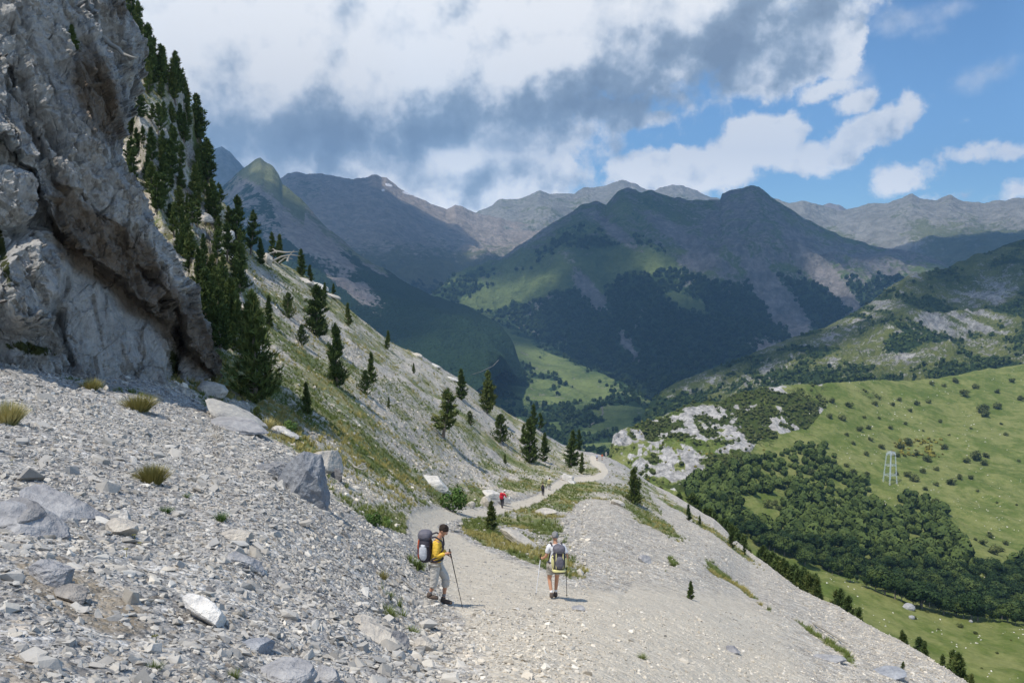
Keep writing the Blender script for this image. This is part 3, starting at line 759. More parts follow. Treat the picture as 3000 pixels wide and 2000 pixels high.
# ---- relief
wood = blur(in_poly(U0, V0, [(250, -200), (300, 300), (400, 640), (480, 800), (560, 700), (560, 560), (500, 440), (470, 300), (400, 130), (320, -200)]).astype(float), 10)
scal = np.clip(Y3 / 25.0, .35, 4)
dz = .16 * fbm2(X3 / 2.6, Y3 / 2.6, 4, 301) + .05 * fbm2(X3 / .45, Y3 / .45, 4, 305) * np.clip(1.4 - Y3 / 80, 0, 1)
dz = dz + .35 * fbm2(X3 / 9, Y3 / 14, 4, 303) * smooth(Y3, 15, 50) + (.55 * fbm2(X3 / 5, Y3 / 9, 4, 307, .55, True) * sl * smooth(Y3, 25, 70))
dz = dz + .5 * np.clip(g, 0, 1) * 0
dz = dz * (1 - .75 * np.clip(a_path, 0, 1))
dz = dz + wood * (5.5 * fbm2(X3 / 11, Y3 / 17, 5, 309, .55, True))
fs = smooth(np.vstack([wr[::-1], np.zeros_like(xb)]), 0, .02)
Z3 = Z3 + dz * (.35 + .65 * fs)
GND = np.stack([X3, Y3, Z3], -1)
near = mesh_np('hillside', GND.reshape(-1, 3), grid_faces(*X3.shape), M_near, dict(grass=g.ravel(), warm=a_warm.ravel(), path=a_path.ravel(), dirt=a_dirt.ravel()))
near['kind'] = 'structure'
bvh_near = BVHTree.FromPolygons(GND.reshape(-1, 3).tolist(), grid_faces(*X3.shape).tolist())
a_grass = g
# ------------------------------------------------------------------ the grey cliff on the left
def build_cliff(k, pos, bs):
    stain, moss = k.attr('stain'), k.attr('moss')
    rot = k.vscale(k.vscale(pos, (1, 1, 1), rot=(0, math.radians(-34), 0)), (1.0, .35, .22))
    n0 = k.noise(pos, .35, 6, .65); n1 = k.noise(rot, 2.2, 7, .68); n2 = k.noise(pos, 3.2, 6, .7); n3 = k.noise(rot, 9.0, 5, .7)
    v = k.add(k.add(k.mul(n0, .35), k.mul(n1, .35)), k.mul(n2, .30))
    c = k.ramp(v, [(.30, (.16, .155, .15)), (.42, (.34, .333, .32)), (.52, (.49, .478, .455)), (.64, (.66, .64, .60))])
    c = k.mix(k.ss(n3, .55, .72), c, k.mix(1.0, c, (.6, .6, .6), 'MULTIPLY'))
    br = k.mix(n2, (.09, .065, .042), (.27, .21, .15))
    c = k.mix(k.mul(k.ss(k.add(stain, k.math('MULTIPLY_ADD', n0, .9, -.45)), .25, .75), .88), c, br)
    g = k.mix(n2, (.02, .028, .010), (.09, .10, .03))
    c = k.mix(k.ss(k.add(moss, k.math('MULTIPLY_ADD', n2, 1.2, -.6)), .45, .6), c, g)
    k.put(bs.inputs['Base Color'], c)
    h = k.add(k.add(k.mul(n1, .55), k.mul(n2, .28)), k.mul(n3, .16))
    cr = k.vor(k.vscale(rot, (1, 1, 1)), 1.1, 'DISTANCE_TO_EDGE', 'Distance')
    h = k.add(h, k.mul(k.ss(cr, 0, .05), .12))
    k.put(bs.inputs['Normal'], k.bump(h, .9, 1.0))


M_cliff = material('cliff_rock', build_cliff)
BORD = [(-320, 205), (-60, 235), (0, 258), (60, 300), (130, 318), (220, 300), (300, 274), (335, 270), (400, 292), (480, 332), (560, 387), (640, 426), (700, 442), (780, 481), (830, 496), (880, 488), (940, 470)]
BASE = [(-600, 700), (-200, 770), (0, 812), (60, 832), (150, 862), (250, 876), (330, 886), (395, 886), (420, 850), (500, 838)]
nv_, nu_ = 640, 560
vv = np.linspace(-70, 0, 24)[:-1]
vv = np.concatenate([vv, np.linspace(0, 1, nv_)])           # first negative picture rows, then 0..base as a fraction
cc = np.linspace(0, 1, nu_) ** .8
bu = np.interp(np.where(vv <= 0, vv, vv * 880), [b[0] for b in BORD], [b[1] for b in BORD])
bu = gsm(bu, 6.0) + 5 * fbm2(vv * 30, vv * 0, 4, 402) * (np.where(vv <= 0, 1, 1))
Uc = -600 + cc[None, :] * (bu[:, None] + 600)
bv = np.interp(Uc, [b[0] for b in BASE], [b[1] for b in BASE]) + 45
Vc = np.where(vv[:, None] <= 0, vv[:, None] + 0 * Uc, vv[:, None] * bv)
Yb_ = np.interp(Uc, [-600, 0, 200, 395, 500], [21, 26.5, 30.0, 36.5, 42.5])
sb = ray_sv(bv)
Yc = Yb_ / (1 - .30 * (ray_sv(Vc) - sb))


def sdist(u, v, pts):
    "signed distance to a polyline: positive on its upper right"
    best = np.full(u.shape, 1e9); sg = np.ones(u.shape)
    for i in range(len(pts) - 1):
        (x1, y1), (x2, y2) = pts[i], pts[i + 1]
        dx, dy = x2 - x1, y2 - y1
        t = np.clip(((u - x1) * dx + (v - y1) * dy) / (dx * dx + dy * dy), 0, 1)
        dd = np.hypot(u - x1 - t * dx, v - y1 - t * dy)
        cr = dx * (v - y1) - dy * (u - x1)
        m = dd < best; best = np.where(m, dd, best); sg = np.where(m, np.where(cr < 0, 1, -1), sg)
    return best * sg


wob = 16 * fbm2(Uc / 60, Vc / 60, 4, 411)
L1 = [(-600, 60), (-100, 260), (0, 330), (60, 400), (105, 500), (140, 560), (195, 600), (260, 640), (300, 690), (350, 725), (400, 770), (450, 830)]
R1 = [(90, -320), (120, -20), (180, 60), (192, 115), (238, 190), (262, 270), (272, 345)]
L0 = [(-600, -200), (-40, 90), (30, 180), (50, 270), (90, 340), (130, 430), (200, 480), (300, 600)]
L2 = [(-600, 420), (-60, 520), (60, 560), (110, 620), (125, 690), (100, 760), (20, 775)]
s1 = sdist(Uc, Vc, L1) + wob
off = np.where(s1 > 0, -1.5 * np.exp(-np.abs(s1) / 170), 0.85 * np.exp(-np.abs(s1) / 70)) * np.clip(np.abs(s1) / 9, 0, 1) + .0
s0 = sdist(Uc, Vc, L0) + wob
off = off + np.where(s0 > 0, -.6 * np.exp(-np.abs(s0) / 90), .4 * np.exp(-np.abs(s0) / 45)) * np.clip(np.abs(s0) / 8, 0, 1)
sr = sdist(Uc, Vc, R1) + wob * .7
off = off + 3.6 * smooth(sr, 0, 26) * smooth(360 - Vc, 0, 40) * smooth(70 - np.abs(sr - 60) * .55, 0, 40)
kn = ell(Uc, Vc + wob * .6, 60, 655, 88, 118, 20)
off = off - 2.6 * smooth(kn, .1, .55)
kn2 = ell(Uc, Vc + wob * .6, -10, 470, 90, 80, 30); off = off - 1.0 * smooth(kn2, .1, .6)
dgl, _p = poly_dist(Uc, Vc, [(385, 720), (402, 790), (392, 880)]); off = off + 2.2 * np.exp(-(dgl / 12) ** 2)
dgl, _p = poly_dist(Uc, Vc, [(120, 700), (128, 780), (150, 840)]); off = off + 1.0 * np.exp(-(dgl / 14) ** 2)
off = off + 1.8 * np.exp(-(((Uc - 322) / 22) ** 2 + ((Vc - 645) / 34) ** 2))
Yc = Yc + off * .9
eb = (bu[:, None] - Uc); Yc = Yc + 3.0 * (1 - smooth(eb, 0, 45)) ** 2
A_, S_ = ray_a(Uc, Vc), ray_sv(Vc)
Px, Py, Pz = A_ * Yc, Yc, S_ * Yc
ca, sa = math.cos(math.radians(56)), math.sin(math.radians(56))
along = Px * ca - Pz * sa + .5 * Py; q_ = Px * sa + Pz * ca + .35 * Py
wq = q_ + .8 * fbm3(Px / 4, Py / 4, Pz / 4, 3, 421)
d1_ = fbm3(wq / 1.5, along / 9, Py / 5, 4, 423, .5, True) * .62
d2_ = fbm3(wq / .45, along / 2.6, Py / 2, 4, 425, .55, True) * .24
d3_ = fbm3(Px / 1.1, Py / 1.1, Pz / 1.1, 5, 427, .55, True) * .36
slab = ell(Uc, Vc, 240, 750, 190, 110, 45)
sw_ = wq / 1.25 + .55 * fbm3(Px / 2.5, Py / 2.5, Pz / 2.5, 3, 431); sw_ = (sw_ - np.floor(sw_))
sw2 = (along * .35 + q_) / .48 + .6 * fbm3(Px / 1.3, Py / 1.3, Pz / 1.3, 3, 433); sw2 = sw2 - np.floor(sw2)
d4_ = fbm3(Px / .4, Py / .4, Pz / .4, 4, 435, .6, True) * .13
def facets(x, y, z, seed):
    "each cell of a random 3-D tiling gets its own tilted plane: angular broken rock"
    ix, iy, iz = np.floor(x), np.floor(y), np.floor(z); best = np.full(x.shape, 1e9); val = np.zeros(x.shape)
    for a in (-1, 0, 1):
        for b_ in (-1, 0, 1):
            for c in (-1, 0, 1):
                jx, jy, jz = ix + a, iy + b_, iz + c; I = (jx.astype(np.int64), jy.astype(np.int64), jz.astype(np.int64))
                ox, oy, oz = x - jx - _h(*I, seed), y - jy - _h(*I, seed + 1), z - jz - _h(*I, seed + 2)
                dd = ox * ox + oy * oy + oz * oz; m = dd < best
                pl = (_h(*I, seed + 3) - .5) * ox * 2 + (_h(*I, seed + 4) - .5) * oy * 2 + (_h(*I, seed + 5) - .5) * oz * 2 + (_h(*I, seed + 6) - .5) * .6
                best = np.where(m, dd, best); val = np.where(m, pl, val)
    return val


wx_ = .25 * fbm3(Px, Py, Pz, 3, 441)
fc = .62 * facets(wq / 1.7 + wx_, along / 3.6, Py / 2.4, 450) + .30 * facets(wq / .62 + wx_, along / 1.3, Py / .9, 460) + .12 * facets(wq / .25, along / .5, Py / .4 + wx_, 470)
brk = .35 + .65 * smooth(fbm3(Px / 3, Py / 3, Pz / 3, 3, 437), -.3, .3)
dd_ = (d1_ * .7 + d2_ * .6 + d3_ * .5 + d4_ * .8 + fc * 1.15 + (sw_ ** 2 * .50 + sw2 ** 2 * .20) * brk) * (1 - .62 * smooth(slab, 0, .6))
Px = Px + dd_ * .80; Py = Py - dd_ * .55; Pz = Pz + dd_ * .18
# the rock goes on behind its right edge
ne = 26
sE = (np.linspace(0, 1, ne + 1)[1:]) ** 1.7
ex = Px[:, -1:] - 8 * sE[None, :] ** 1.3; ey = Py[:, -1:] + 6 * sE[None, :]; ez = Pz[:, -1:] + 0 * sE[None, :]
Px, Py, Pz = np.hstack([Px, ex]), np.hstack([Py, ey]), np.hstack([Pz, ez])
CP = np.stack([Px, Py, Pz], -1)
cu, cv = proj(CP)
stain = 1.0 * np.exp(-(np.abs(sdist(cu, cv, L1) - 30) / 60) ** 2) * smooth(cu, 80, 160) + 1.0 * ell(cu, cv, 225, 220, 70, 150, -25) + .8 * ell(cu, cv, 230, 560, 120, 80, 30) + .7 * ell(cu, cv, 320, 640, 60, 80) + .6 * ell(cu, cv, 300, 20, 120, 40)
moss = .25 + .8 * ell(cu, cv, 10, 600, 20, 160, -10) + .8 * ell(cu, cv, 70, 800, 110, 26, 10) + .8 * ell(cu, cv, 400, 830, 20, 70, -8) + .5 * ell(cu, cv, 180, 100, 40, 60) + .5 * ell(cu, cv, 270, 840, 80, 30) + .5 * ell(cu, cv, 400, 700, 20, 70, -20) - .35
cliff = mesh_np('cliff', CP.reshape(-1, 3), grid_faces(*Px.shape)[:, ::-1], M_cliff, dict(stain=stain.ravel(), moss=moss.ravel()))
tag(cliff, 'tall grey limestone cliff with brown overhang stains above the scree', 'cliff', kind='structure')
bvh_cliff = BVHTree.FromPolygons(CP.reshape(-1, 3).tolist(), grid_faces(*Px.shape).tolist())
# ------------------------------------------------------------------ finding the ground
LBV = [BVHTree.FromPolygons(P_.reshape(-1, 3).tolist(), F_.tolist()) for P_, F_, _a, _n in LAND_LIST]
ORIG = Vector((0, 0, 0))


def hit(u, v, which='all'):
    "ground point seen in direction (u, v): (position, normal, land index or -1 for the hillside, face index)"
    d_ = at(u, v, 1.0).normalized(); best = None
    lst = [(-1, bvh_near)] if which == 'near' else [(i, b) for i, b in enumerate(LBV)] + ([(-1, bvh_near), (-2, bvh_cliff)] if which == 'all' else [])
    for i, b in lst:
        h = b.ray_cast(ORIG, d_)
        if h[0] is not None and (best is None or h[3] < best[4]): best = (h[0], h[1], i, h[2], h[3])
    return best


def down(x, y, z=400.0):
    h = bvh_near.ray_cast(Vector((x, y, z)), Vector((0, 0, -1)))
    return h if h[0] is not None else None


# ------------------------------------------------------------------ vegetation materials
def build_needles(k, pos, bs):
    info = k.new('ShaderNodeObjectInfo')
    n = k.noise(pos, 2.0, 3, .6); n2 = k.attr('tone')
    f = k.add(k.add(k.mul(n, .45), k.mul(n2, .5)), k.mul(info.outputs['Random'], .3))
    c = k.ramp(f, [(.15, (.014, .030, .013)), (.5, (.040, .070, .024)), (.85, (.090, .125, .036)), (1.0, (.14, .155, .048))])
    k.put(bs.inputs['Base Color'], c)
M_needle = material('pine_needles', build_needles, rough=.75, spec=.15)


def build_bark(k, pos, bs):
    n = k.noise(k.vscale(pos, (6, 6, 1.5)), 2.0, 5, .7)
    k.put(bs.inputs['Base Color'], k.mix(n, (.10, .08, .065), (.30, .26, .22)))
M_bark = material('bark', build_bark)


def build_dead(k, pos, bs):
    n = k.noise(k.vscale(pos, (2, 2, 8)), 3.0, 5, .7)
    k.put(bs.inputs['Base Color'], k.mix(n, (.20, .19, .17), (.44, .42, .38)))
M_dead = material('bleached_wood', build_dead)


def leafmat(name, a, b, c):
    def bb(k, pos, bs):
        info = k.new('ShaderNodeObjectInfo')
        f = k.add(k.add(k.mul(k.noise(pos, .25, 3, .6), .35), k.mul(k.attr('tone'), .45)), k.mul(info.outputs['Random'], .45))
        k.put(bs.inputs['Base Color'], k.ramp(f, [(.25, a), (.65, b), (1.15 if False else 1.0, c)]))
    return material(name, bb, rough=.7, spec=.15)


M_leaf = leafmat('broad_leaves', (.011, .024, .008), (.026, .050, .013), (.085, .115, .026))
M_shrub = leafmat('shrub_leaves', (.030, .042, .012), (.070, .084, .024), (.13, .145, .042))
M_bush = leafmat('bush_leaves', (.03, .06, .014), (.07, .13, .03), (.13, .20, .05))
M_gorse = leafmat('gorse_flowers', (.08, .085, .02), (.24, .21, .035), (.52, .42, .06))
M_grassblade = leafmat('grass_blades', (.055, .085, .02), (.115, .155, .04), (.25, .26, .09))
M_golden = leafmat('golden_grass', (.17, .155, .045), (.32, .285, .10), (.55, .48, .22))


def tube(pts, rad, sides=6):
    "verts and quad faces of a tapered tube along pts"
    pts = np.asarray(pts, float); n = len(pts); v = []; f = []
    for i in range(n):
        t = pts[min(i + 1, n - 1)] - pts[max(i - 1, 0)]; t = t / (np.linalg.norm(t) + 1e-9)
        a_ = np.cross(t, (0.31, 0.95, 0.1)); a_ /= np.linalg.norm(a_) + 1e-9; b_ = np.cross(t, a_)
        for j in range(sides):
            w = 2 * math.pi * j / sides
            v.append(pts[i] + rad[i] * (math.cos(w) * a_ + math.sin(w) * b_))
    for i in range(n - 1):
        for j in range(sides):
            j2 = (j + 1) % sides
            f.append((i * sides + j, i * sides + j2, (i + 1) * sides + j2, (i + 1) * sides + j))
    f.append(tuple(range(sides))[:4] if sides >= 4 else (0, 1, 2, 2))
    f.append(tuple((n - 1) * sides + q for q in range(4)))
    return v, f


class Buf:
    "collects triangles and quads for one mesh"
    def __init__(s): s.v = []; s.f = []; s.n = 0
    def add(s, v, f):
        s.v.append(np.asarray(v, float)); s.f.extend([tuple(i + s.n for i in q) for q in f]); s.n += len(v)
    def tube(s, pts, rad, sides=6): s.add(*tube(pts, rad, sides))
    def mesh(s, name, mat, smooth_=True):
        me = bpy.data.meshes.new(name); me.from_pydata(np.vstack(s.v).tolist(), [], s.f); me.materials.append(mat)
        if smooth_: me.polygons.foreach_set('use_smooth', [True] * len(me.polygons))
        me.update(); return me
    def obj(s, name, mat, parent=None, smooth_=True):
        o = bpy.data.objects.new(name, s.mesh(name, mat, smooth_)); COL.objects.link(o)
        if parent: o.parent = parent
        return o


def tri_mesh(name, V, tone, mat):
    "V: (n,3,3) triangles, tone: (n,)"
    n = len(V)
    me = bpy.data.meshes.new(name)
    me.vertices.add(n * 3); me.vertices.foreach_set('co', V.astype(np.float32).ravel())
    me.loops.add(n * 3); me.loops.foreach_set('vertex_index', np.arange(n * 3, dtype=np.int32))
    me.polygons.add(n); me.polygons.foreach_set('loop_start', np.arange(n, dtype=np.int32) * 3); me.polygons.foreach_set('loop_total', np.full(n, 3, np.int32))
    me.update(calc_edges=True)
    a_ = me.attributes.new('tone', 'FLOAT', 'POINT'); a_.data.foreach_set('value', np.repeat(tone, 3).astype(np.float32))
    me.materials.append(mat)
    return me


def sprays(C, Dr, L, W, n, rng, spread=.8):
    "n slim triangles fanning out from each centre C (m,3) around direction Dr (m,3)"
    m = len(C)
    C = np.repeat(C, n, 0); D = np.repeat(Dr, n, 0) + rng.normal(0, spread, (m * n, 3)); D /= np.linalg.norm(D, axis=1)[:, None] + 1e-9
    l = np.repeat(L, n)[:, None] * rng.uniform(.6, 1.2, (m * n, 1)); w = np.repeat(W, n)[:, None]
    side = np.cross(D, rng.normal(0, 1, (m * n, 3))); side /= np.linalg.norm(side, axis=1)[:, None] + 1e-9
    C = C + rng.normal(0, 1, (m * n, 3)) * l * .22
    return np.stack([C - side * w - D * l * .2, C + side * w - D * l * .2, C + D * l], 1)


def pine_meshes(style, seed):
    "unit-height mountain pine: (trunk mesh, crown mesh)"
    rng = np.random.default_rng(seed)
    P = dict(cone=(.18, 135, .03, .95, 0), oval=(.20, 165, .02, .60, .01), slim=(.14, 115, .03, .8, .01), sparse=(.19, 62, .20, .65, .04), bush=(.36, 150, .0, .55, 0))[style]
    R, nb_, low, pw_, bend = P
    t = low + (1 - low) * rng.uniform(0, 1, nb_) ** .9
    lobes = rng.uniform(0, 6.28, 4)
    prof = np.clip((1 - t) ** pw_, 0.02, 1) * np.clip((t - low + .12) / .22, .35, 1)
    az_ = rng.uniform(0, 2 * math.pi, nb_)
    r = R * prof * rng.uniform(.45, 1.2, nb_) * (1 + .22 * np.sin(az_ * 2 + lobes[0] + t * 7) + .15 * np.sin(az_ * 3 + lobes[1] - t * 11))
    if style == 'sparse': r *= rng.uniform(.5, 1.25, nb_)
    z0 = t * .93 - r * .15
    trunk_x = lambda tt: bend * np.sin(tt * 4 + lobes[2])
    cs, ds, ls, tn = [], [], [], []
    for i in range(nb_):
        for s__ in (.38, .62, .82, 1.0):
            rr = r[i] * s__
            cs.append((trunk_x(t[i]) + rr * math.cos(az_[i]), rr * math.sin(az_[i]), z0[i] + rr * .42 * s__))
            ds.append((math.cos(az_[i]) * .55, math.sin(az_[i]) * .55, .8))
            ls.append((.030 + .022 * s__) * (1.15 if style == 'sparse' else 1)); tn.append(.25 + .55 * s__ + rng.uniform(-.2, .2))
    for q in range(9):
        cs.append((trunk_x(1.0), 0, .88 + .012 * q)); ds.append((0, 0, 1)); ls.append(.035); tn.append(.7)
    cs, ds, ls, tn = map(np.array, (cs, ds, ls, tn))
    n = 10
    keep_ = rng.random(len(cs)) < .88
    cs, ds, ls, tn = cs[keep_], ds[keep_], ls[keep_], tn[keep_]
    V = sprays(cs, ds, ls * 1.2, ls * .22, n, rng, .6)
    crown = tri_mesh('crown', V, np.repeat(tn, n), M_needle)
    b = Buf()
    tt = np.linspace(0, .94, 9)
    b.tube([(trunk_x(q), 0, q - .03) for q in tt], [.022 * (1 - q) + .003 for q in tt], 7)
    for i in range(0, nb_, 3 if style != 'sparse' else 1):
        x0 = trunk_x(t[i])
        b.tube([(x0, 0, z0[i]), (x0 + r[i] * .5 * math.cos(az_[i]), r[i] * .5 * math.sin(az_[i]), z0[i] + r[i] * .1), (x0 + r[i] * .92 * math.cos(az_[i]), r[i] * .92 * math.sin(az_[i]), z0[i] + r[i] * .38)], [.005, .0035, .0015], 4)
    return b.mesh('trunk', M_bark), crown


PINES = {st: [pine_meshes(st, 100 + i * 7 + j) for j in range(c)] for i, (st, c) in enumerate([('cone', 4), ('oval', 4), ('slim', 3), ('sparse', 4), ('bush', 2)])}
R_ = random.Random(5)


def put_tree(kind, meshes, pos, h, label, cat, group=None, sx=1.0, rz=None, parts=('trunk', 'crown'), tilt=0.0):
    r = empty(kind, pos, R_.uniform(0, 6.28) if rz is None else rz); r.scale = (h * sx, h * sx, h)
    r.rotation_euler[0] = tilt + R_.uniform(-.05, .05)
    tag(r, label, cat, group)
    for nm, me in zip(parts, meshes):
        o = bpy.data.objects.new(nm, me); COL.objects.link(o); o.parent = r
    return r


def pine_at(u, v, hpx, style, label, group=None, sx=1.0, tilt=0.0):
    h = hit(u, v, 'near')
    if h is None: return
    p = h[0]; return put_tree('pine_tree', R_.choice(PINES[style]), (p.x, p.y, p.z - .05), hpx * p.y / FPX * 1.13, label, 'pine tree', group, sx, tilt=tilt)


SINGLE_PINES = [
    (590, 925, 236, 'oval', 'tallest dark pine standing at the right foot of the grey cliff', .95), (775, 888, 133, 'oval', 'tall slender pine alone in the middle of the stony slope', .80), (706, 952, 70, 'cone', 'small pine with a spindly top just below the shadow of the tallest pine', 1.0),
    (838, 905, 52, 'bush', 'low dark pine leaning against a taller pale-tipped one', .9), (853, 880, 66, 'cone', 'pale-tipped pine rising behind a low dark one', 1.0), (728, 772, 108, 'oval', 'broad olive pine high on the slope with a twin top', 1.25),
    (800, 748, 48, 'cone', 'small pine right of the broad olive pine', 1.1), (660, 730, 54, 'bush', 'bright green bushy young pine with three tops', .9), (618, 750, 66, 'slim', 'thin dark pine between the bushy young pine and the wood', 1.2),
    (550, 672, 100, 'oval', 'pine with a pale trunk showing, at the edge of the wood', 1.0), (693, 792, 44, 'bush', 'dark stunted pine below the broad olive one', .9), (890, 802, 40, 'cone', 'little pine just under the far skyline of the slope', 1.1),
    (950, 857, 22, 'slim', 'tiny pine sapling under the rusty streak of rock', 1.3), (972, 819, 64, 'oval', 'pine standing out on the skyline against the blue forest', 1.1), (1025, 1010, 110, 'sparse', 'ragged pine above the trail with gaps in its crown', 1.45),
    (1060, 918, 66, 'cone', 'pine behind the ragged one, nearer the crest', 1.2), (1038, 856, 42, 'sparse', 'thin pine with a bare stem on the crest', 1.3), (1120, 950, 92, 'oval', 'dark pine on the crest right of the bare-stemmed one', 1.0),
    (1150, 1016, 62, 'bush', 'round squat pine below the crest', 1.0), (1217, 1062, 94, 'oval', 'dense dark column of pine, largest of the group near the bend', 1.05), (1249, 1060, 62, 'cone', 'greyer pine touching the right side of the dense column', 1.1),
    (1202, 1020, 44, 'slim', 'small pine hidden behind the dense column', 1.2), (1312, 1073, 80, 'cone', 'pine beside the bend of the trail, left of a sapling', 1.15), (1336, 1087, 45, 'slim', 'sapling pine close to the bend of the trail', 1.1),
    (1225, 988, 56, 'slim', 'slim pine on the crest above the dense column', 1.2), (1240, 990, 40, 'sparse', 'thin grey pine on the crest', 1.2), (1268, 1003, 42, 'slim', 'pine with a bare pole top on the crest', 1.1), (1296, 1018, 56, 'cone', 'pine on the crest behind the bend, tallest of its row', 1.0),
    (1310, 1024, 40, 'cone', 'pine second from the end of the crest row', 1.1), (1330, 1034, 44, 'slim', 'last pine of the crest row before the far hikers', 1.2), (1080, 975, 30, 'bush', 'small bushy pine below the crest beside the round squat one', .9), (1160, 1065, 22, 'slim', 'tiny pine in the grass above the red hiker', 1.3),
    (893, 937, 24, 'slim', 'tiny pine on a green streak of the slope', 1.2), (745, 685, 33, 'cone', 'small pine on the upper skyline, left of a pair', 1.2), (766, 680, 27, 'cone', 'smaller pine of the pair on the upper skyline', 1.2), (1128, 1219, 66, 'cone', 'young pine beside the trail behind the yellow-jacketed hiker', 1.35),
    (1457, 1157, 78, 'oval', 'dark cone-shaped pine alone on the pale band of scree', 1.15), (1581, 1195, 36, 'cone', 'small pine at the right edge of the scree', 1.2), (1607, 1206, 22, 'cone', 'smallest pine at the right edge of the scree', 1.2), (1680, 1256, 50, 'cone', 'pine on the right edge of the scree above the dark wood', 1.2), (1709, 1273, 26, 'slim', 'thin pine right of the pine at the scree edge', 1.2),
    (1586, 1375, 42, 'cone', 'tiny young pine alone low on the grey scree', 1.2), (2073, 1540, 24, 'sparse', 'seedling pine at the bottom right of the scree', 1.3), (690, 905, 0, '', '', 0),
    (545, 556, 96, 'oval', 'dark pine at the top of the slope beside the pale boulders', .95), (580, 590, 96, 'sparse', 'tall pine with a bare lower trunk on the skyline', 1.0), (600, 608, 56, 'cone', 'pine just right of the bare-trunked one', 1.1), (627, 602, 62, 'sparse', 'grey half-bare pine behind the driftwood', 1.0),
    (642, 607, 62, 'cone', 'pine right of the half-bare one behind the driftwood', 1.1), (676, 612, 52, 'sparse', 'thin pine above the right end of the driftwood', 1.1), (693, 634, 56, 'cone', 'dark pine just beyond the driftwood', 1.3), (712, 648, 36, 'cone', 'last dark pine going down the upper skyline', 1.3), (503, 640, 40, 'cone', 'small pine on the pale strip inside the wood', 1.0),
    (592, 980, 46, 'bush', 'low pine by the white slab under the tallest pine', .9), (475, 745, 120, 'oval', 'black-green pine pressed against the cliff edge', 1.0), (505, 800, 130, 'oval', 'dark pine in the shaded gully right of the cliff', 1.0), (535, 770, 120, 'oval', 'dark pine left of the tallest pine', 1.0)]
for u, v, hp, st, lab, sx in SINGLE_PINES:
    if hp: pine_at(u, v, hp, st, lab, None, sx)
# the wood on the crag beyond the cliff
WOODP = [(282, 330), (300, 420), (350, 480), (430, 640), (490, 780), (520, 840), (560, 820), (570, 640), (545, 540), (525, 470), (500, 420), (470, 330), (440, 260), (395, 200), (342, 120), (315, 70), (318, 200), (300, 290)]
rw = random.Random(11); used = []
tries = 0
while len(used) < 88 and tries < 6000:
    tries += 1
    u, v = rw.uniform(275, 580), rw.uniform(40, 850)
    if not in_poly(np.array([u]), np.array([v]), WOODP)[0]: continue
    dens = .35 + .65 * (1.0 if (v > 320 and u < 420) or (430 < u and v > 560) or v < 330 and u > 300 else .35)
    if rw.random() > dens: continue
    if any(math.hypot(u - a, (v - b) * .6) < 14 for a, b in used): continue
    used.append((u, v))
    pine_at(u, v, rw.uniform(38, 84), rw.choice(['oval', 'cone', 'sparse', 'sparse', 'oval']), 'dark pine crowded among others on the crag beyond the cliff', 'pines crowding the crag beyond the cliff', rw.uniform(.9, 1.3))
for (u, v, hp, st, lab) in [(395, 205, 70, 'cone', 'pine on the crag skyline below the cloud, fourth from the top'), (425, 260, 85, 'cone', 'pointed pine halfway down the crag skyline'), (450, 300, 95, 'oval', 'dense pine bulging out of the crag skyline'), (484, 372, 98, 'sparse', 'flag-shaped pine leaning out from the crag skyline'),
                            (512, 425, 78, 'sparse', 'gaunt pine with a bare branch at the lower end of the crag skyline'), (372, 160, 66, 'cone', 'pine on the crag skyline, third from the top'), (345, 105, 50, 'slim', 'thin pine high on the crag skyline'), (318, 62, 70, 'sparse', 'open-crowned pine at the top of the crag skyline'), (305, 40, 90, 'sparse', 'bare-topped pine against the cloud at the top of the crag')]:
    pine_at(u + 3, v + 22, hp, st, lab, None, 1.1)
hc = hit(172, 105)
put_tree('pine_tree', PINES['cone'][1], (hc[0].x, hc[0].y - .2, hc[0].z - .3), 60 * hc[0].y / FPX, 'small green pine growing in a cleft high on the grey cliff', 'pine tree', None, 1.5)

# pines beyond the right crest of the scree, rooted on its far side
BACKP = [(1406, 1066, 1.05), (1421, 1062, 1.06), (1436, 1070, 1.07), (1489, 1072, 1.10), (1498, 1085, 1.12), (1520, 1092, 1.1), (1545, 1102, 1.12), (1562, 1118, 1.1), (1608, 1118, 1.14), (1625, 1145, 1.12), (1654, 1190, 1.1),
         (1745, 1262, 1.12), (1760, 1272, 1.15), (1775, 1278, 1.12), (1790, 1285, 1.15), (1800, 1296, 1.12), (1815, 1300, 1.16), (1828, 1304, 1.12), (1842, 1310, 1.15), (1856, 1316, 1.1), (1868, 1332, 1.14), (1880, 1340, 1.1),
         (1918, 1352, 1.1), (1932, 1350, 1.12), (1946, 1366, 1.1), (1972, 1392, 1.12), (2074, 1445, 1.1), (2082, 1456, 1.12), (2113, 1460, 1.12), (2125, 1470, 1.1), (2163, 1500, 1.1), (2192, 1492, 1.16), (2206, 1496, 1.12), (2232, 1545, 1.1), (1700, 1240, 1.1), (1722, 1258, 1.1)]
BACKP += [(1750 + 8.5 * q_, 1262 + 4.6 * q_ + (q_ * 37 % 11) - 12, 1.08 + .012 * (q_ % 5)) for q_ in range(16)] + [(1590 + 9 * q_, 1128 + 7.0 * q_ + (q_ * 29 % 9), 1.08 + .015 * (q_ % 4)) for q_ in range(14)]
for i, (u, vt_, fy) in enumerate(BACKP):
    a_ = float(ray_a(u, vt_)); ysil = math.exp(float(np.interp(a_, aa, ys))); Yp = ysil * fy
    h = down(a_ * Yp, Yp)
    if not h: continue
    top_z = float(ray_sv(vt_)) * Yp; hh = top_z - h[0].z
    if hh < .6: continue
    put_tree('pine_tree', PINES[['oval', 'cone', 'slim', 'cone'][i % 4]][i % 3], h[0], min(hh, 11), 'pine rooted just beyond the right edge of the scree', 'pine tree', 'pines rising behind the right edge of the scree', 1.15)

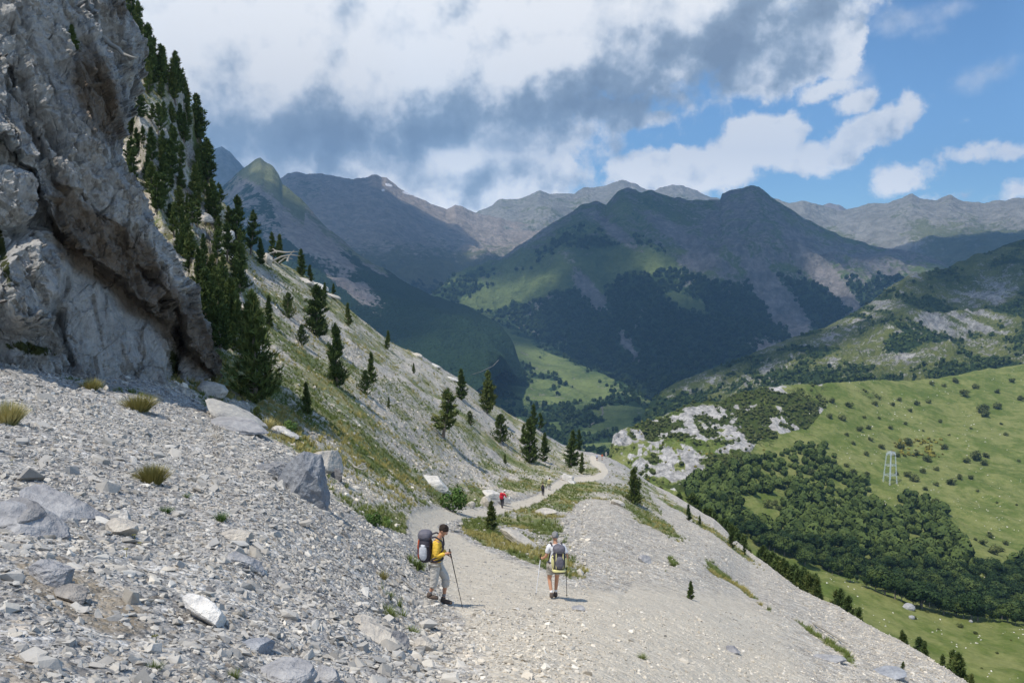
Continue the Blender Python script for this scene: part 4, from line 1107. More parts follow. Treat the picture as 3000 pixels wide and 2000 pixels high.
# ------------------------------------------------------------------ the wooded ravine, shrubs and far woods
def broad_meshes(seed, nleaf=1500, flat=.8, mat=None, low=.25, leaf=.046):
    rng = np.random.default_rng(seed)
    nl = 9; lc = rng.normal(0, 1, (nl, 3)); lc /= np.linalg.norm(lc, axis=1)[:, None]; lc = lc * np.array([.26, .26, .20]) ; lr = rng.uniform(.16, .27, nl)
    ii = rng.integers(0, nl, nleaf); d_ = rng.normal(0, 1, (nleaf, 3)); d_ /= np.linalg.norm(d_, axis=1)[:, None]
    p = lc[ii] + d_ * lr[ii][:, None] * rng.uniform(.75, 1.08, (nleaf, 1))
    p[:, 2] = p[:, 2] * flat
    zmin = p[:, 2].min(); p[:, 2] = (p[:, 2] - zmin) / (p[:, 2].max() - zmin) * (1 - low) + low
    s_1 = rng.normal(0, 1, (nleaf, 3)); s_1 -= (s_1 * d_).sum(1)[:, None] * d_ * .6; s_1 /= np.linalg.norm(s_1, axis=1)[:, None]
    s_2 = np.cross(d_, s_1) + .3 * rng.normal(0, 1, (nleaf, 3))
    L = leaf * rng.uniform(.6, 1.3, (nleaf, 1))
    V = np.stack([p - s_1 * L, p + s_1 * L, p + s_2 * L * 1.3], 1)
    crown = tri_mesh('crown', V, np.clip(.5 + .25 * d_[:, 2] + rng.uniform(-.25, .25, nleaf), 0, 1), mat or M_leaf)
    b = Buf(); b.tube([(0, 0, -.06), (0.01, 0, .25), (0, .01, .6)], [.028, .02, .008], 6)
    for j in range(4): b.tube([(0, 0, .2 + .06 * j), tuple(lc[j] * .7 + np.array([0, 0, .55]))], [.012, .004], 4)
    return b.mesh('trunk', M_bark), crown


BROAD = [broad_meshes(300 + i) for i in range(5)]
SHRUBS = [broad_meshes(350 + i, 420, .6, M_shrub, .0, .075) for i in range(4)]
for i in range(4):
    SHRUBS[i][1].name = 'foliage'
WA = [(1570, 1112), (1640, 1085), (1700, 1066), (1760, 1048), (1890, 1022), (1925, 1050), (1905, 1085), (1850, 1120), (1790, 1128), (1700, 1140), (1700, 1232), (1640, 1196), (1590, 1150)]
WB = [(1800, 1150), (1850, 1120), (1900, 1078), (1985, 1100), (2010, 1160), (2060, 1190), (2070, 1140), (2110, 1138), (2160, 1175), (2195, 1240), (2230, 1290), (2300, 1320), (2340, 1290), (2420, 1300), (2420, 1450), (2352, 1440), (2200, 1420), (2100, 1395), (1960, 1340), (1850, 1298), (1760, 1266), (1700, 1228), (1690, 1200), (1760, 1205)]
rt = random.Random(21); spots = []; tries = 0
while tries < 18000 and len(spots) < 760:
    tries += 1
    u, v = rt.uniform(1560, 2420), rt.uniform(1015, 1455)
    P1 = (np.array([u]), np.array([v]))
    if not (in_poly(*P1, WA)[0] or in_poly(*P1, WB)[0]): continue
    if 1735 < u < 1800 and 1140 < v < 1200: continue
    if any(abs(u - a) < 11 and abs(v - b) < 6.5 for a, b, _h in spots): continue
    h = hit(u, v)
    if h is None or h[2] < 0 or h[0].y > 1500 or h[0].y < 300: continue
    spots.append((u, v, h[0]))
spots.sort(key=lambda s__: s__[2].y)
rest = []
for i, (u, v, p) in enumerate(spots):
    hh = rt.choice([rt.uniform(5, 8.5), rt.uniform(7.5, 11.5), rt.uniform(9, 14.5)]) * (.8 if p.y > 700 else 1)
    if i < 290:
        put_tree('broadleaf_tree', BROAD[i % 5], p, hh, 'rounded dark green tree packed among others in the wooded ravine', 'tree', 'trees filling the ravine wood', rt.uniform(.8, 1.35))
    else: rest.append((p, hh))


def blob_arrays(n, seed):
    rng = np.random.default_rng(seed); d_ = rng.normal(0, 1, (n, 3)); d_ /= np.linalg.norm(d_, axis=1)[:, None]
    p = d_ * rng.uniform(.75, 1.0, (n, 1)) * np.array([.42, .42, .45]) + np.array([0, 0, .48])
    s_1 = rng.normal(0, 1, (n, 3)); s_1 -= (s_1 * d_).sum(1)[:, None] * d_ * .7; s_1 /= np.linalg.norm(s_1, axis=1)[:, None]
    s_2 = np.cross(d_, s_1)
    L = .26 * (60.0 / n) ** .5 * rng.uniform(.7, 1.3, (n, 1))
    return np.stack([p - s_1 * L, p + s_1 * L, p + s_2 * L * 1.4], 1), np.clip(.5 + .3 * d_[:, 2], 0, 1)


def cone_arrays(n, seed):
    rng = np.random.default_rng(seed); t = rng.uniform(0, 1, n); az_ = rng.uniform(0, 6.28, n); r = .20 * (1 - t) + .01
    p = np.stack([r * np.cos(az_), r * np.sin(az_), t * .92], 1)
    d_ = np.stack([np.cos(az_), np.sin(az_), .6 + 0 * t], 1)
    s_1 = np.stack([-np.sin(az_), np.cos(az_), 0 * t], 1)
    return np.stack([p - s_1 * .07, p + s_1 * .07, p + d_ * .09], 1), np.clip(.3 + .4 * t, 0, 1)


def mass(name, label, pts, protos, mat, seed=1):
    "merge many small plants into one mesh; pts: (x, y, z, height, width factor)"
    if not pts: return
    pts = np.array(pts); rng = np.random.default_rng(seed); ch = rng.integers(0, len(protos), len(pts)); Vs, Ts = [], []
    for c in range(len(protos)):
        q = pts[ch == c]
        if not len(q): continue
        V, tn = protos[c]; an = rng.uniform(0, 6.28, len(q)); co, si = np.cos(an)[:, None, None], np.sin(an)[:, None, None]
        x = V[None, ..., 0] * co - V[None, ..., 1] * si; y = V[None, ..., 0] * si + V[None, ..., 1] * co; z = np.broadcast_to(V[None, ..., 2], x.shape)
        W_ = np.stack([x * (q[:, 3] * q[:, 4])[:, None, None], y * (q[:, 3] * q[:, 4])[:, None, None], z * q[:, 3][:, None, None]], -1) + q[:, None, None, :3]
        Vs.append(W_.reshape(-1, 3, 3)); Ts.append((np.clip(tn[None, :] * .6 + rng.uniform(0, .4, (len(q), 1)), 0, 1)).ravel())
    me = tri_mesh(name, np.concatenate(Vs), np.concatenate(Ts), mat)
    o = bpy.data.objects.new(name, me); COL.objects.link(o); o['kind'] = 'stuff'
    if label: o['label'] = label
    return o


BL60 = [blob_arrays(90, 1 + i) for i in range(3)]; BL30 = [blob_arrays(26, 11 + i) for i in range(3)]; CN = [cone_arrays(46, 21 + i) for i in range(3)]
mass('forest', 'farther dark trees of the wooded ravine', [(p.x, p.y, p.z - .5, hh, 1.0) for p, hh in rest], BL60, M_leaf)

# shrubs dotted on the meadow, each a thing
SHR = [(2258, 948, 30), (2290, 938, 20), (2262, 956, 18), (2106, 930, 18), (2090, 945, 14), (2132, 925, 12), (2215, 910, 18), (2240, 892, 16), (2168, 888, 16), (2195, 878, 14), (2140, 884, 12), (2310, 1000, 14), (2160, 970, 12), (2020, 962, 12), (1985, 960, 10), (2065, 920, 14), (2050, 932, 12), (2290, 902, 14), (2325, 878, 12), (2345, 920, 16),
       (2240, 1055, 30), (2265, 1050, 26), (2220, 1062, 22), (2260, 1068, 18), (2205, 1100, 18), (2185, 1112, 18), (2230, 1100, 20), (2170, 1030, 16), (2150, 1080, 14), (2100, 1105, 22), (2085, 1095, 18), (2120, 1085, 16), (2060, 1090, 16), (2105, 1045, 16), (2130, 1060, 18), (2068, 1030, 20), (2088, 1022, 18), (2060, 1048, 14), (2025, 1030, 12), (1990, 1045, 14), (2000, 1012, 14), (1960, 1020, 16), (1975, 990, 14), (1945, 1000, 14),
       (2300, 1265, 20), (2258, 1250, 20), (2285, 1272, 24), (2240, 1240, 12), (2275, 1235, 16), (2310, 1250, 12), (2330, 1290, 14), (2010, 930, 12), (1950, 935, 14), (1910, 925, 16), (1880, 915, 14), (1860, 940, 14), (1905, 960, 14), (1935, 965, 16), (1995, 985, 14), (2045, 985, 12), (2180, 1000, 8), (2300, 975, 10), (2230, 985, 8), (2120, 990, 10), (2080, 975, 10), (2340, 1060, 12), (2335, 1160, 9), (2290, 1155, 8),
       (1780, 1160, 16), (1765, 1165, 22), (1790, 1172, 16), (2100, 1420, 10), (2130, 1406, 9), (2205, 1440, 12), (2240, 1455, 9), (2155, 1445, 8), (2290, 1500, 8), (2195, 1395, 9), (2255, 1535, 9), (2322, 1470, 9), (2150, 1115, 10), (2245, 1128, 10), (1860, 1090, 22), (1960, 1090, 20), (1990, 1095, 22), (1945, 1072, 20), (2125, 1125, 18), (2150, 1155, 14)]
for i, (u, v, w) in enumerate(SHR):
    h = hit(u, v, 'land')
    if not h: continue
    p = h[0]; W_ = w * p.y / FPX * R_.uniform(.8, 1.6)
    put_tree('shrub', SHRUBS[i % 4], (p.x, p.y, p.z - .3), W_ * .62, 'rounded dark shrub growing on the sunny green meadow', 'shrub', 'shrubs dotted over the sunny meadow', 1.55, parts=('stem', 'foliage'))

# belts of scrub and woods too dense to count, on the knoll, the rocky ridge, the valley and the far slopes
rs = random.Random(31); near_b, mid_b, far_c, gorse, far_b = [], [], [], [], []
for q in range(46000):
    u, v = rs.uniform(560, 2380), rs.uniform(470, 1440)
    if v > 1120 and u < 1560: continue
    h = hit(u, v)
    if h is None or h[2] < 0: continue
    P_, F_, fa, mn = LAND_LIST[h[2]]; f = fa[F_[h[3]][0]] ; p = h[0]; Y = p.y
    if mn == 'meadow':
        if Y < 420: continue
        if f > rs.uniform(.30, .75) and v < 1110: near_b.append((p.x, p.y, p.z - .3, rs.uniform(1.6, 4.2), rs.uniform(.9, 1.4)))
        if rs.random() < .03 and 1420 < u < 1780 and 930 < v < 1110: gorse.append((p.x, p.y, p.z - .2, rs.uniform(1.0, 2.0), 1.4))
        elif rs.random() < .6 and 2050 < u < 2170 and 1008 < v < 1050: gorse.append((p.x, p.y, p.z - .2, rs.uniform(1.5, 2.8), 1.4))
    elif mn == 'rocky_hill':
        if f > rs.uniform(.30, .70): mid_b.append((p.x, p.y, p.z - .5, rs.uniform(3.5, 8.5), rs.uniform(.8, 1.3)))
    elif mn == 'valley':
        if f > rs.uniform(.3, .7): far_b.append((p.x, p.y, p.z - 1, rs.uniform(7, 15), rs.uniform(.7, 1.1)))
    elif mn == 'massif':
        if f > rs.uniform(.3, .6) and Y < 5200: (far_c if u < 1200 and Y < 4200 else far_b).append((p.x, p.y, p.z - 1, rs.uniform(12, 24), 1.0 if Y > 4200 or u > 1200 else 1.3))
mass('scrub', 'dense olive scrub over the limestone knoll', near_b, BL60, M_shrub, 2)
mass('woodland', 'dark trees and scrub on the rocky ridge', mid_b, BL30, M_leaf, 3)
mass('far_woods', 'distant woods on the valley floor and the dark mountain', far_b, BL30, M_leaf, 4)
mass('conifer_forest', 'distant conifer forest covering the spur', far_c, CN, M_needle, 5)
mass('gorse', 'yellow flowering gorse in patches on the knoll and meadow', gorse, BL30, M_gorse, 6)
# ------------------------------------------------------------------ loose stones of the scree
def build_stone(k, pos, bs):
    tone, warm = k.attr('tone'), k.attr('warm')
    n = k.noise(pos, 14.0, 5, .65)
    f = k.add(k.mul(tone, .8), k.mul(n, .3))
    grey = k.ramp(f, [(.1, (.19, .182, .168)), (.4, (.335, .322, .298)), (.7, (.44, .422, .388)), (1.0, (.63, .605, .55))])
    crm = k.ramp(f, [(.1, (.31, .275, .225)), (.4, (.48, .435, .36)), (.7, (.61, .555, .465)), (1.0, (.80, .755, .66))])
    c = k.mix(warm, grey, crm)
    k.put(bs.inputs['Base Color'], c)
    k.put(bs.inputs['Normal'], k.bump(n, .5, .02))
M_stone = material('scree_stone', build_stone)


def hull_proto(seed, shape=(1, .72, .34), n=11):
    rng = np.random.default_rng(seed); bm = bmesh.new()
    for _ in range(n):
        d_ = rng.normal(0, 1, 3); d_ /= np.linalg.norm(d_) ** .8
        bm.verts.new(np.clip(d_, -.85, .85) * np.array(shape))
    r = bmesh.ops.convex_hull(bm, input=bm.verts)
    bmesh.ops.delete(bm, geom=[g_ for g_ in bm.verts if not g_.link_faces], context='VERTS')
    bmesh.ops.triangulate(bm, faces=bm.faces)
    bm.verts.ensure_lookup_table(); bm.normal_update()
    idx = {v_: i for i, v_ in enumerate(bm.verts)}
    V = np.array([v_.co[:] for v_ in bm.verts]); F = np.array([[idx[v_] for v_ in f_.verts] for f_ in bm.faces])
    bm.free(); return V, F


STP = [hull_proto(700 + i, ((1, .75, .42), (1, .62, .28), (1, .85, .55), (1, .55, .35))[i % 4]) for i in range(14)]
GN = GND
def vattr(arr, face): return arr[grid_of[face][0]]


ncol = X3.shape[1]
gflat, wflat, pflat = a_grass.ravel(), a_warm.ravel(), a_path.ravel()
gfaces = grid_faces(*X3.shape)
rng = np.random.default_rng(77)
ST = []      # x y z nx ny nz size tone warm
zones = [(3.2, 7, 10000, .022, .62, .20), (7, 13, 24000, .026, .62, .26), (13, 24, 42000, .034, .58, .32), (24, 48, 38000, .058, .50, .50), (48, 120, 34000, .12, .42, .95)]
for (y0, y1, n_, s0, sg, smax) in zones:
    yy = np.sqrt(rng.uniform(y0 * y0, y1 * y1, n_)); ax = rng.uniform(-.70, .68, n_)
    for Y, a_ in zip(yy, ax):
        h = down(a_ * Y, Y, 80.0)
        if h is None: continue
        vi = gfaces[h[2]][0]
        if gflat[vi] > .40 and rng.random() < .85: continue
        if wood.ravel()[vi] > .4 and rng.random() < .6: continue
        pth = pflat[vi]
        if a_dirt.ravel()[vi] > .5 and rng.random() < .55: continue
        if pth > .45 and rng.random() < .25: continue
        s = min(s0 * .88 * math.exp(sg * rng.normal()), smax)
        if pth > .45: s *= .42 if V0.ravel()[vi] < 1400 else .78
        elif pth > .1: s *= .7
        uu = U0.ravel()[vi]
        if uu > 1350 and V0.ravel()[vi] > 1120: s *= .62
        z_ = h[0].z
        if V0.ravel()[vi] > 1300 and s > .12 and pth > .3: continue
        ST.append((h[0].x, h[0].y, z_, h[1].x, h[1].y, h[1].z, s, rng.beta(2.2, 2.4), min(1, max(0, wflat[vi] * .9 + rng.normal(0, .22) + (.25 if rng.random() < .12 else 0)))))
ST = np.array(ST)


def stones(name, label, ST, seed):
    rng = np.random.default_rng(seed); ch = rng.integers(0, len(STP), len(ST)); VV, FF, TT, WW = [], [], [], []; off = 0
    for c in range(len(STP)):
        q = ST[ch == c]
        if not len(q): continue
        V, F = STP[c]; m = len(q)
        nrm = q[:, 3:6] + rng.normal(0, .30, (m, 3)); nrm /= np.linalg.norm(nrm, axis=1)[:, None]
        t1 = np.cross(nrm, rng.normal(0, 1, (m, 3))); t1 /= np.linalg.norm(t1, axis=1)[:, None]; t2 = np.cross(nrm, t1)
        flat = rng.uniform(.7, 1.5, (m, 1, 1))
        W_ = (V[None, :, 0, None] * t1[:, None] + V[None, :, 1, None] * t2[:, None] + V[None, :, 2, None] * nrm[:, None] * flat) * q[:, 6][:, None, None]
        W_ = W_ + q[:, None, :3] + nrm[:, None] * (q[:, 6] * .13)[:, None, None]
        VV.append(W_.reshape(-1, 3)); FF.append((F[None] + (np.arange(m) * len(V))[:, None, None] + off).reshape(-1, 3)); off += m * len(V)
        TT.append(np.repeat(q[:, 7], len(V))); WW.append(np.repeat(q[:, 8], len(V)))
    o = mesh_np(name, np.concatenate(VV), np.concatenate(FF), M_stone, dict(tone=np.concatenate(TT), warm=np.concatenate(WW)), smooth_=False)
    o['kind'] = 'stuff'; o['label'] = label; return o


stones('gravel', 'loose grey and cream limestone chips covering the scree', ST, 5)

# ------------------------------------------------------------------ single rocks
def build_rock(k, pos, bs):
    tc = k.new('ShaderNodeTexCoord').outputs['Object']; info = k.new('ShaderNodeObjectInfo')
    n = k.noise(tc, 1.6, 6, .68); n2 = k.noise(tc, 7.0, 5, .7)
    f = k.add(k.mul(n, .55), k.mul(n2, .45))
    c = k.ramp(f, [(.3, (.20, .20, .205)), (.45, (.34, .335, .33)), (.6, (.46, .45, .43)), (.75, (.60, .59, .56))])
    c = k.mix(1.0, c, info.outputs['Color'], 'MULTIPLY')
    k.put(bs.inputs['Base Color'], c)
    k.put(bs.inputs['Normal'], k.bump(k.add(n, k.mul(n2, .6)), .8, .12))
M_rock = material('limestone', build_rock)


def rock(u, v, wpx, hpx, label, tint=(1, 1, 1), flat=.45, rz=0.0, tiltx=0.0, tilty=0.0, seed=0, name='rock', cat='rock', sink=.3, depth=.8, rough=.22):
    "a boulder whose foot is seen at (u, v), about wpx wide and hpx tall in the picture"
    h = hit(u, v, 'near')
    if h is None: return
    p = h[0]; w = wpx * p.y / FPX / 2; hh = hpx * p.y / FPX / 2
    rng = np.random.default_rng(seed + 900); bm = bmesh.new()
    bmesh.ops.create_icosphere(bm, subdivisions=5, radius=1.0)
    V = np.array([q.co[:] for q in bm.verts])
    for _ in range(11):      # planar cuts make an angular block
        d_ = rng.normal(0, 1, 3); d_ /= np.linalg.norm(d_); c = rng.uniform(.52, .80); t = V @ d_ - c
        V = np.where(t[:, None] > 0, V - t[:, None] * d_[None] * .94, V)
    nn_ = fbm3(V[:, 0] * 2 + seed, V[:, 1] * 2, V[:, 2] * 3, 5, seed, .55, True)[:, None]
    V = V * (1 + rough * .35 * nn_)
    V = V * np.array([w * 1.4, w * depth * 1.4, hh * 1.4])
    R = Matrix.Rotation(rz, 3, 'Z') @ Matrix.Rotation(tilty, 3, 'Y') @ Matrix.Rotation(tiltx, 3, 'X')
    V = V @ np.array(R).T
    for q, c in zip(bm.verts, V): q.co = c
    me = bpy.data.meshes.new(name); bm.to_mesh(me); bm.free(); me.materials.append(M_rock)
    o = bpy.data.objects.new(name, me); COL.objects.link(o)
    o.location = (p.x, p.y, p.z + hh * (1 - 2 * sink)); o.color = (*tint, 1)
    tag(o, label, cat); return o


WHT = (1.45, 1.42, 1.36); GRY = (.85, .86, .90); CRM = (1.2, 1.13, 1.02)
def slab(outline, v_hit, label, tint, thick=.13, lean=.75, seed=0):
    "a flat broken slab lying on the slope; outline as seen in the photograph, given its own depth and thickness"
    cu_ = sum(p_[0] for p_ in outline) / len(outline); cv_ = sum(p_[1] for p_ in outline) / len(outline)
    p = hit(cu_, v_hit, 'near')[0]; s_1 = p.y / FPX; rr = random.Random(seed); bm = bmesh.new()
    up = Vector((-.25, math.sin(lean), math.cos(lean))).normalized(); rt_ = Vector((1, 0, 0)); nn_ = rt_.cross(up).normalized()
    if nn_.y > 0: nn_ = -nn_
    pts = []
    for i in range(len(outline)):
        a_, b_ = outline[i], outline[(i + 1) % len(outline)]
        for t_ in (0, .33, .66): pts.append((a_[0] + (b_[0] - a_[0]) * t_ + rr.uniform(-1.3, 1.3), a_[1] + (b_[1] - a_[1]) * t_ + rr.uniform(-1.3, 1.3)))
    for (x_, y_) in pts:
        q = rt_ * ((x_ - cu_) * s_1) + up * (-(y_ - cv_) * s_1 / .93)
        bm.verts.new(q + nn_ * thick * rr.uniform(.35, .6)); bm.verts.new(q * 1.04 - nn_ * thick * .7)
        bm.verts.new(q * .80 + nn_ * thick * rr.uniform(.45, .72))
    r_ = bmesh.ops.convex_hull(bm, input=bm.verts); bmesh.ops.delete(bm, geom=[g_ for g_ in bm.verts if not g_.link_faces], context='VERTS')
    bmesh.ops.subdivide_edges(bm, edges=bm.edges, cuts=2, use_grid_fill=True)
    for q in bm.verts: q.co += nn_ * .012 * float(fbm3(np.array([q.co.x * 9]), np.array([q.co.y * 9]), np.array([q.co.z * 9]), 3, seed)[0])
    me = bpy.data.meshes.new('rock'); bm.to_mesh(me); bm.free(); me.materials.append(M_rock)
    o = bpy.data.objects.new('rock', me); COL.objects.link(o); o.location = p + Vector((0, 0, (v_hit - cv_) * s_1 * .9)); o.color = (*tint, 1); tag(o, label, 'rock'); return o


slab([(424, 1372), (440, 1361), (472, 1370), (500, 1386), (515, 1408), (500, 1434), (468, 1418), (430, 1396)], 1424, 'white elongated slab lying on the grey scree, lower left', (1.75, 1.73, 1.68), seed=3)
rock(275, 1228, 58, 42, 'pale block under the small pointed white stone', CRM, seed=2, sink=.2)
rock(288, 1208, 26, 36, 'small pointed white stone balanced on a pale block', WHT, seed=3, sink=.0, name='stone', cat='stone')
rock(60, 1222, 140, 60, 'big grey slab at the left margin, upper one of two', GRY, tilty=.45, seed=4, sink=.3)
rock(30, 1215, 120, 76, 'dark fractured block at the left margin under the big slab', (.62, .62, .64), tilty=.25, seed=5, sink=.25)
rock(120, 1335, 84, 54, 'blocky grey stone above the patch of bare brown earth', GRY, seed=6, sink=.2)
rock(165, 1375, 72, 26, 'flat brown-grey slab casting a shadow beside bare earth', (.72, .68, .64), tilty=.3, seed=7, sink=.1)
rock(560, 1300, 80, 24, 'long thin slab tilted out of the scree with a dark gap beneath', GRY, tilty=.5, seed=8, sink=.05)
rock(150, 1180, 150, 44, 'long sloping grey slab on the upper left scree', GRY, tilty=.5, seed=9, sink=.3)
rock(545, 1240, 60, 28, 'cream weathered stone beside dry stalks', CRM, seed=10, sink=.3)
rock(702, 1146, 98, 118, 'blue-grey smooth outcrop rising where the scree meets the grass', (.60, .64, .71), tilty=.62, seed=12, sink=.30, name='outcrop', cat='outcrop', rough=.6, depth=.7)
rock(640, 1095, 80, 60, 'cracked grey outcrop shoulder left of the blue-grey one', (.62, .64, .68), tilty=.4, seed=13, sink=.4, name='outcrop', cat='outcrop', rough=.7)
rock(742, 1075, 70, 70, 'pale slab in the grass just above the blue-grey outcrop', CRM, tilty=.5, seed=14, sink=.4)
rock(770, 1098, 34, 26, 'dark triangular stone at the lower end of a pale slab', (.40, .40, .42), seed=15)
rock(540, 968, 120, 34, 'long white ledge of rock below the tallest pine', (1.05, 1.03, .98), tilty=.5, seed=16, sink=.3)
rock(545, 985, 110, 22, 'flat overhanging slab at the top edge of the scree', GRY, tilty=.2, seed=17, sink=.1)
rock(480, 905, 60, 44, 'rounded pale boulder in the shade at the foot of the cliff', CRM, seed=18)
rock(660, 1000, 52, 18, 'small white slab on the slope below the tallest pine', WHT, tilty=.4, seed=19)
rock(1000, 1118, 60, 34, 'white slab half buried above the green bush', WHT, tilty=.4, seed=20, sink=.35)
rock(1138, 1146, 54, 22, 'flat pale boulder behind the hiker in red', WHT, tilty=.4, seed=21, sink=.3)
rock(1118, 1162, 26, 22, 'cream block at the trail edge left of the hiker in red', CRM, seed=22, sink=.15)
rock(1080, 1163, 18, 14, 'small round stone right of the green bush', CRM, seed=23, sink=.2)
rock(1300, 1103, 26, 16, 'white boulder on the uphill edge of the trail before the bend', WHT, seed=24, sink=.15)
rock(1315, 1110, 20, 8, 'small flat white stone just below the white boulder by the bend', WHT, tilty=.5, seed=25)
rock(1200, 1250, 84, 24, 'long pale slab in the grass below the young pine', CRM, tilty=.5, seed=26, sink=.35)
rock(1250, 1178, 40, 10, 'flat stone laid across the trail', CRM, seed=27, sink=.2)
rock(1420, 1160, 26, 16, 'pale stone in the grass right of the bend', CRM, tilty=.4, seed=28)
rock(1478, 1290, 26, 20, 'single grey stone on the smooth scree right of the second hiker', GRY, seed=29)
rock(595, 1492, 56, 34, 'blue-grey block at the bottom of the scree, left of the path', (.75, .80, .90), seed=30, sink=.15)
rock(910, 1490, 44, 44, 'dark grey upright stone beside pale blocks at the path edge', (.62, .62, .64), seed=31, sink=.15)
rock(880, 1475, 90, 40, 'pale elongated block at the path edge', CRM, tilty=.4, seed=32, sink=.25)
rock(975, 1492, 44, 34, 'rounded pale boulder right of the dark upright stone', CRM, seed=33, sink=.2)
rock(650, 1560, 110, 50, 'broad pale boulder at the bottom edge', GRY, seed=34, sink=.3)
rock(750, 1560, 60, 40, 'square grey boulder at the bottom edge', GRY, seed=35, sink=.2)
rock(840, 1440, 60, 26, 'small pale slab below the tufts on the scree', CRM, tilty=.4, seed=36, sink=.3)
rock(1330, 1400, 30, 12, 'flat grey stone on the path right of the second hiker', GRY, seed=37, sink=.2)
rock(1680, 1495, 34, 10, 'dark flat stone on the cream gravel', (.7, .7, .74), seed=38, sink=.2)
rock(1900, 1515, 60, 12, 'grey slab set in the gravel at lower right', GRY, seed=39, sink=.3)
rock(2040, 1552, 70, 20, 'blue-grey slab at the lower right edge of the path', (.78, .83, .92), seed=40, sink=.3)
for i, (u, v, w, hh) in enumerate([(612, 604, 22, 30), (640, 600, 40, 16), (668, 600, 30, 14), (570, 560, 30, 20), (700, 648, 40, 10), (735, 662, 30, 12), (760, 680, 34, 8), (1000, 842, 30, 8), (960, 818, 26, 8), (1040, 872, 24, 8), (470, 510, 30, 24), (520, 545, 34, 22)]):
    rock(u, v, w, hh, ['upright grey rock on the skyline left of the driftwood', 'pale flat rock under the driftwood', 'pale rock at the right end of the driftwood', 'white boulder beside the first pine of the upper slope', 'long pale ledge on the upper skyline', 'pale rock above the pair of small pines', 'low pale ledge right of the pair of small pines', 'white ledge on the crest above the bare-stemmed pine', 'white rock at the foot of the pine on the skyline', 'white rock on the crest below the bare-stemmed pine', 'pale rock shining between the dark pines', 'grey rock in the upper wood edge'][i], WHT if i % 2 else CRM, tilty=.35, seed=50 + i, sink=.3)

# boulders standing on the far meadow
for i, (u, v, w, hh) in enumerate([(2088, 1398, 30, 17), (2094, 1420, 16, 10), (2230, 1428, 10, 7), (1755, 1248, 9, 9), (2110, 1370, 8, 5)]):
    h = hit(u, v, 'land'); p = h[0]; bm = bmesh.new(); bmesh.ops.create_icosphere(bm, subdivisions=4, radius=1.0)
    s1_ = p.y / FPX
    for q in bm.verts:
        n_ = float(fbm3(np.array([q.co.x * 1.5 + i]), np.array([q.co.y * 1.5]), np.array([q.co.z * 1.5]), 4, 60 + i)[0])
        q.co = Vector((q.co.x * w * s1_ * .44, q.co.y * w * s1_ * .36, q.co.z * hh * s1_ * .5)) * (1 + .3 * n_)
    me = bpy.data.meshes.new('boulder'); bm.to_mesh(me); bm.free(); me.materials.append(M_rock)
    o = bpy.data.objects.new('boulder', me); COL.objects.link(o); o.location = (p.x, p.y, p.z + hh * s1_ * .25); o.color = (.85, .86, .88, 1)
    tag(o, ['large grey boulder alone on the lower meadow', 'smaller grey boulder just below the large one on the meadow', 'small white boulder on the lower meadow at right', 'tiny white boulder at the edge of the wood', 'faint pale stone above the large meadow boulder'][i], 'boulder')
# white stones strewn over the meadow
ms = []
rm = random.Random(8)
for q in range(2300):
    u, v = rm.uniform(1850, 2352), rm.uniform(845, 1560)
    h = hit(u, v)
    if h is None or h[2] < 0 or LAND_LIST[h[2]][3] != 'meadow': continue
    if rm.random() < (.93 if float(fbm2(np.array([u / 60]), np.array([v / 40]), 3, 9)[0]) < .12 else .2): continue
    p = h[0]; ms.append((p.x, p.y, p.z, 0, 0, 1, rm.uniform(.25, .95) * (p.y / 700) ** .7, rm.uniform(.6, 1), .5))
stones('meadow_stones', 'white stones strewn over the green meadow', np.array(ms), 6)

# ------------------------------------------------------------------ dead wood
def limb(name, pts_uvY, rads, label, extra=()):
    b = Buf(); P = [at(u, v, Y) for u, v, Y in pts_uvY]; o0 = P[0]
    b.tube([tuple(p - o0) for p in P], rads, 7)
    for pts, rr in extra:
        b.tube([tuple(at(*q) - o0) for q in pts], rr, 6)
    o = b.obj(name, M_dead); o.location = o0; tag(o, label, 'dead branch'); return o


hs = hit(242, 100); ys_ = hs[0].y - .25
limb('dead_branch', [(238, 88, ys_), (255, 104, ys_ - .2), (272, 112, ys_ - .4), (284, 126, ys_ - .5), (300, 131, ys_ - .5), (314, 134, ys_ - .5)], [.16, .12, .10, .09, .06, .03], 'bleached bare branch jutting from the cliff top')
hd = hit(650, 612, 'near'); yd = hd[0].y * .97
limb('driftwood', [(612, 585, yd), (635, 577, yd), (655, 580, yd), (684, 578, yd)], [.1, .18, .15, .05], 'tangle of bleached dead wood on the upper skyline',
     [([(625, 600, yd), (645, 590, yd), (668, 585, yd), (690, 588, yd)], [.15, .15, .1, .04]), ([(640, 604, yd), (655, 592, yd), (672, 594, yd)], [.14, .12, .04]), ([(636, 580, yd), (628, 572, yd), (618, 574, yd)], [.2, .12, .04]), ([(660, 600, yd), (664, 588, yd), (676, 574, yd)], [.25, .15, .04])])
hl = hit(835, 1085, 'near'); yl = hl[0].y * .985
limb('dead_branch', [(800, 1056, yl * 1.02), (815, 1072, yl), (832, 1078, yl), (845, 1074, yl)], [.05, .06, .05, .02], 'pale fallen branch lying in the grass above the blue-grey outcrop', [([(820, 1074, yl), (830, 1066, yl), (842, 1062, yl)], [.04, .03, .015])])
h1, h2 = hit(1868, 1434, 'near')[0], hit(1945, 1482, 'near')[0]
b = Buf(); b.tube([(0, 0, .12), tuple((h2 - h1) * .5 + Vector((0, 0, .12))), tuple(h2 - h1 + Vector((0, 0, .1)))], [.07, .06, .03], 6)
o = b.obj('log', M_dead); o.location = h1; tag(o, 'thin grey log lying down the right scree', 'log')

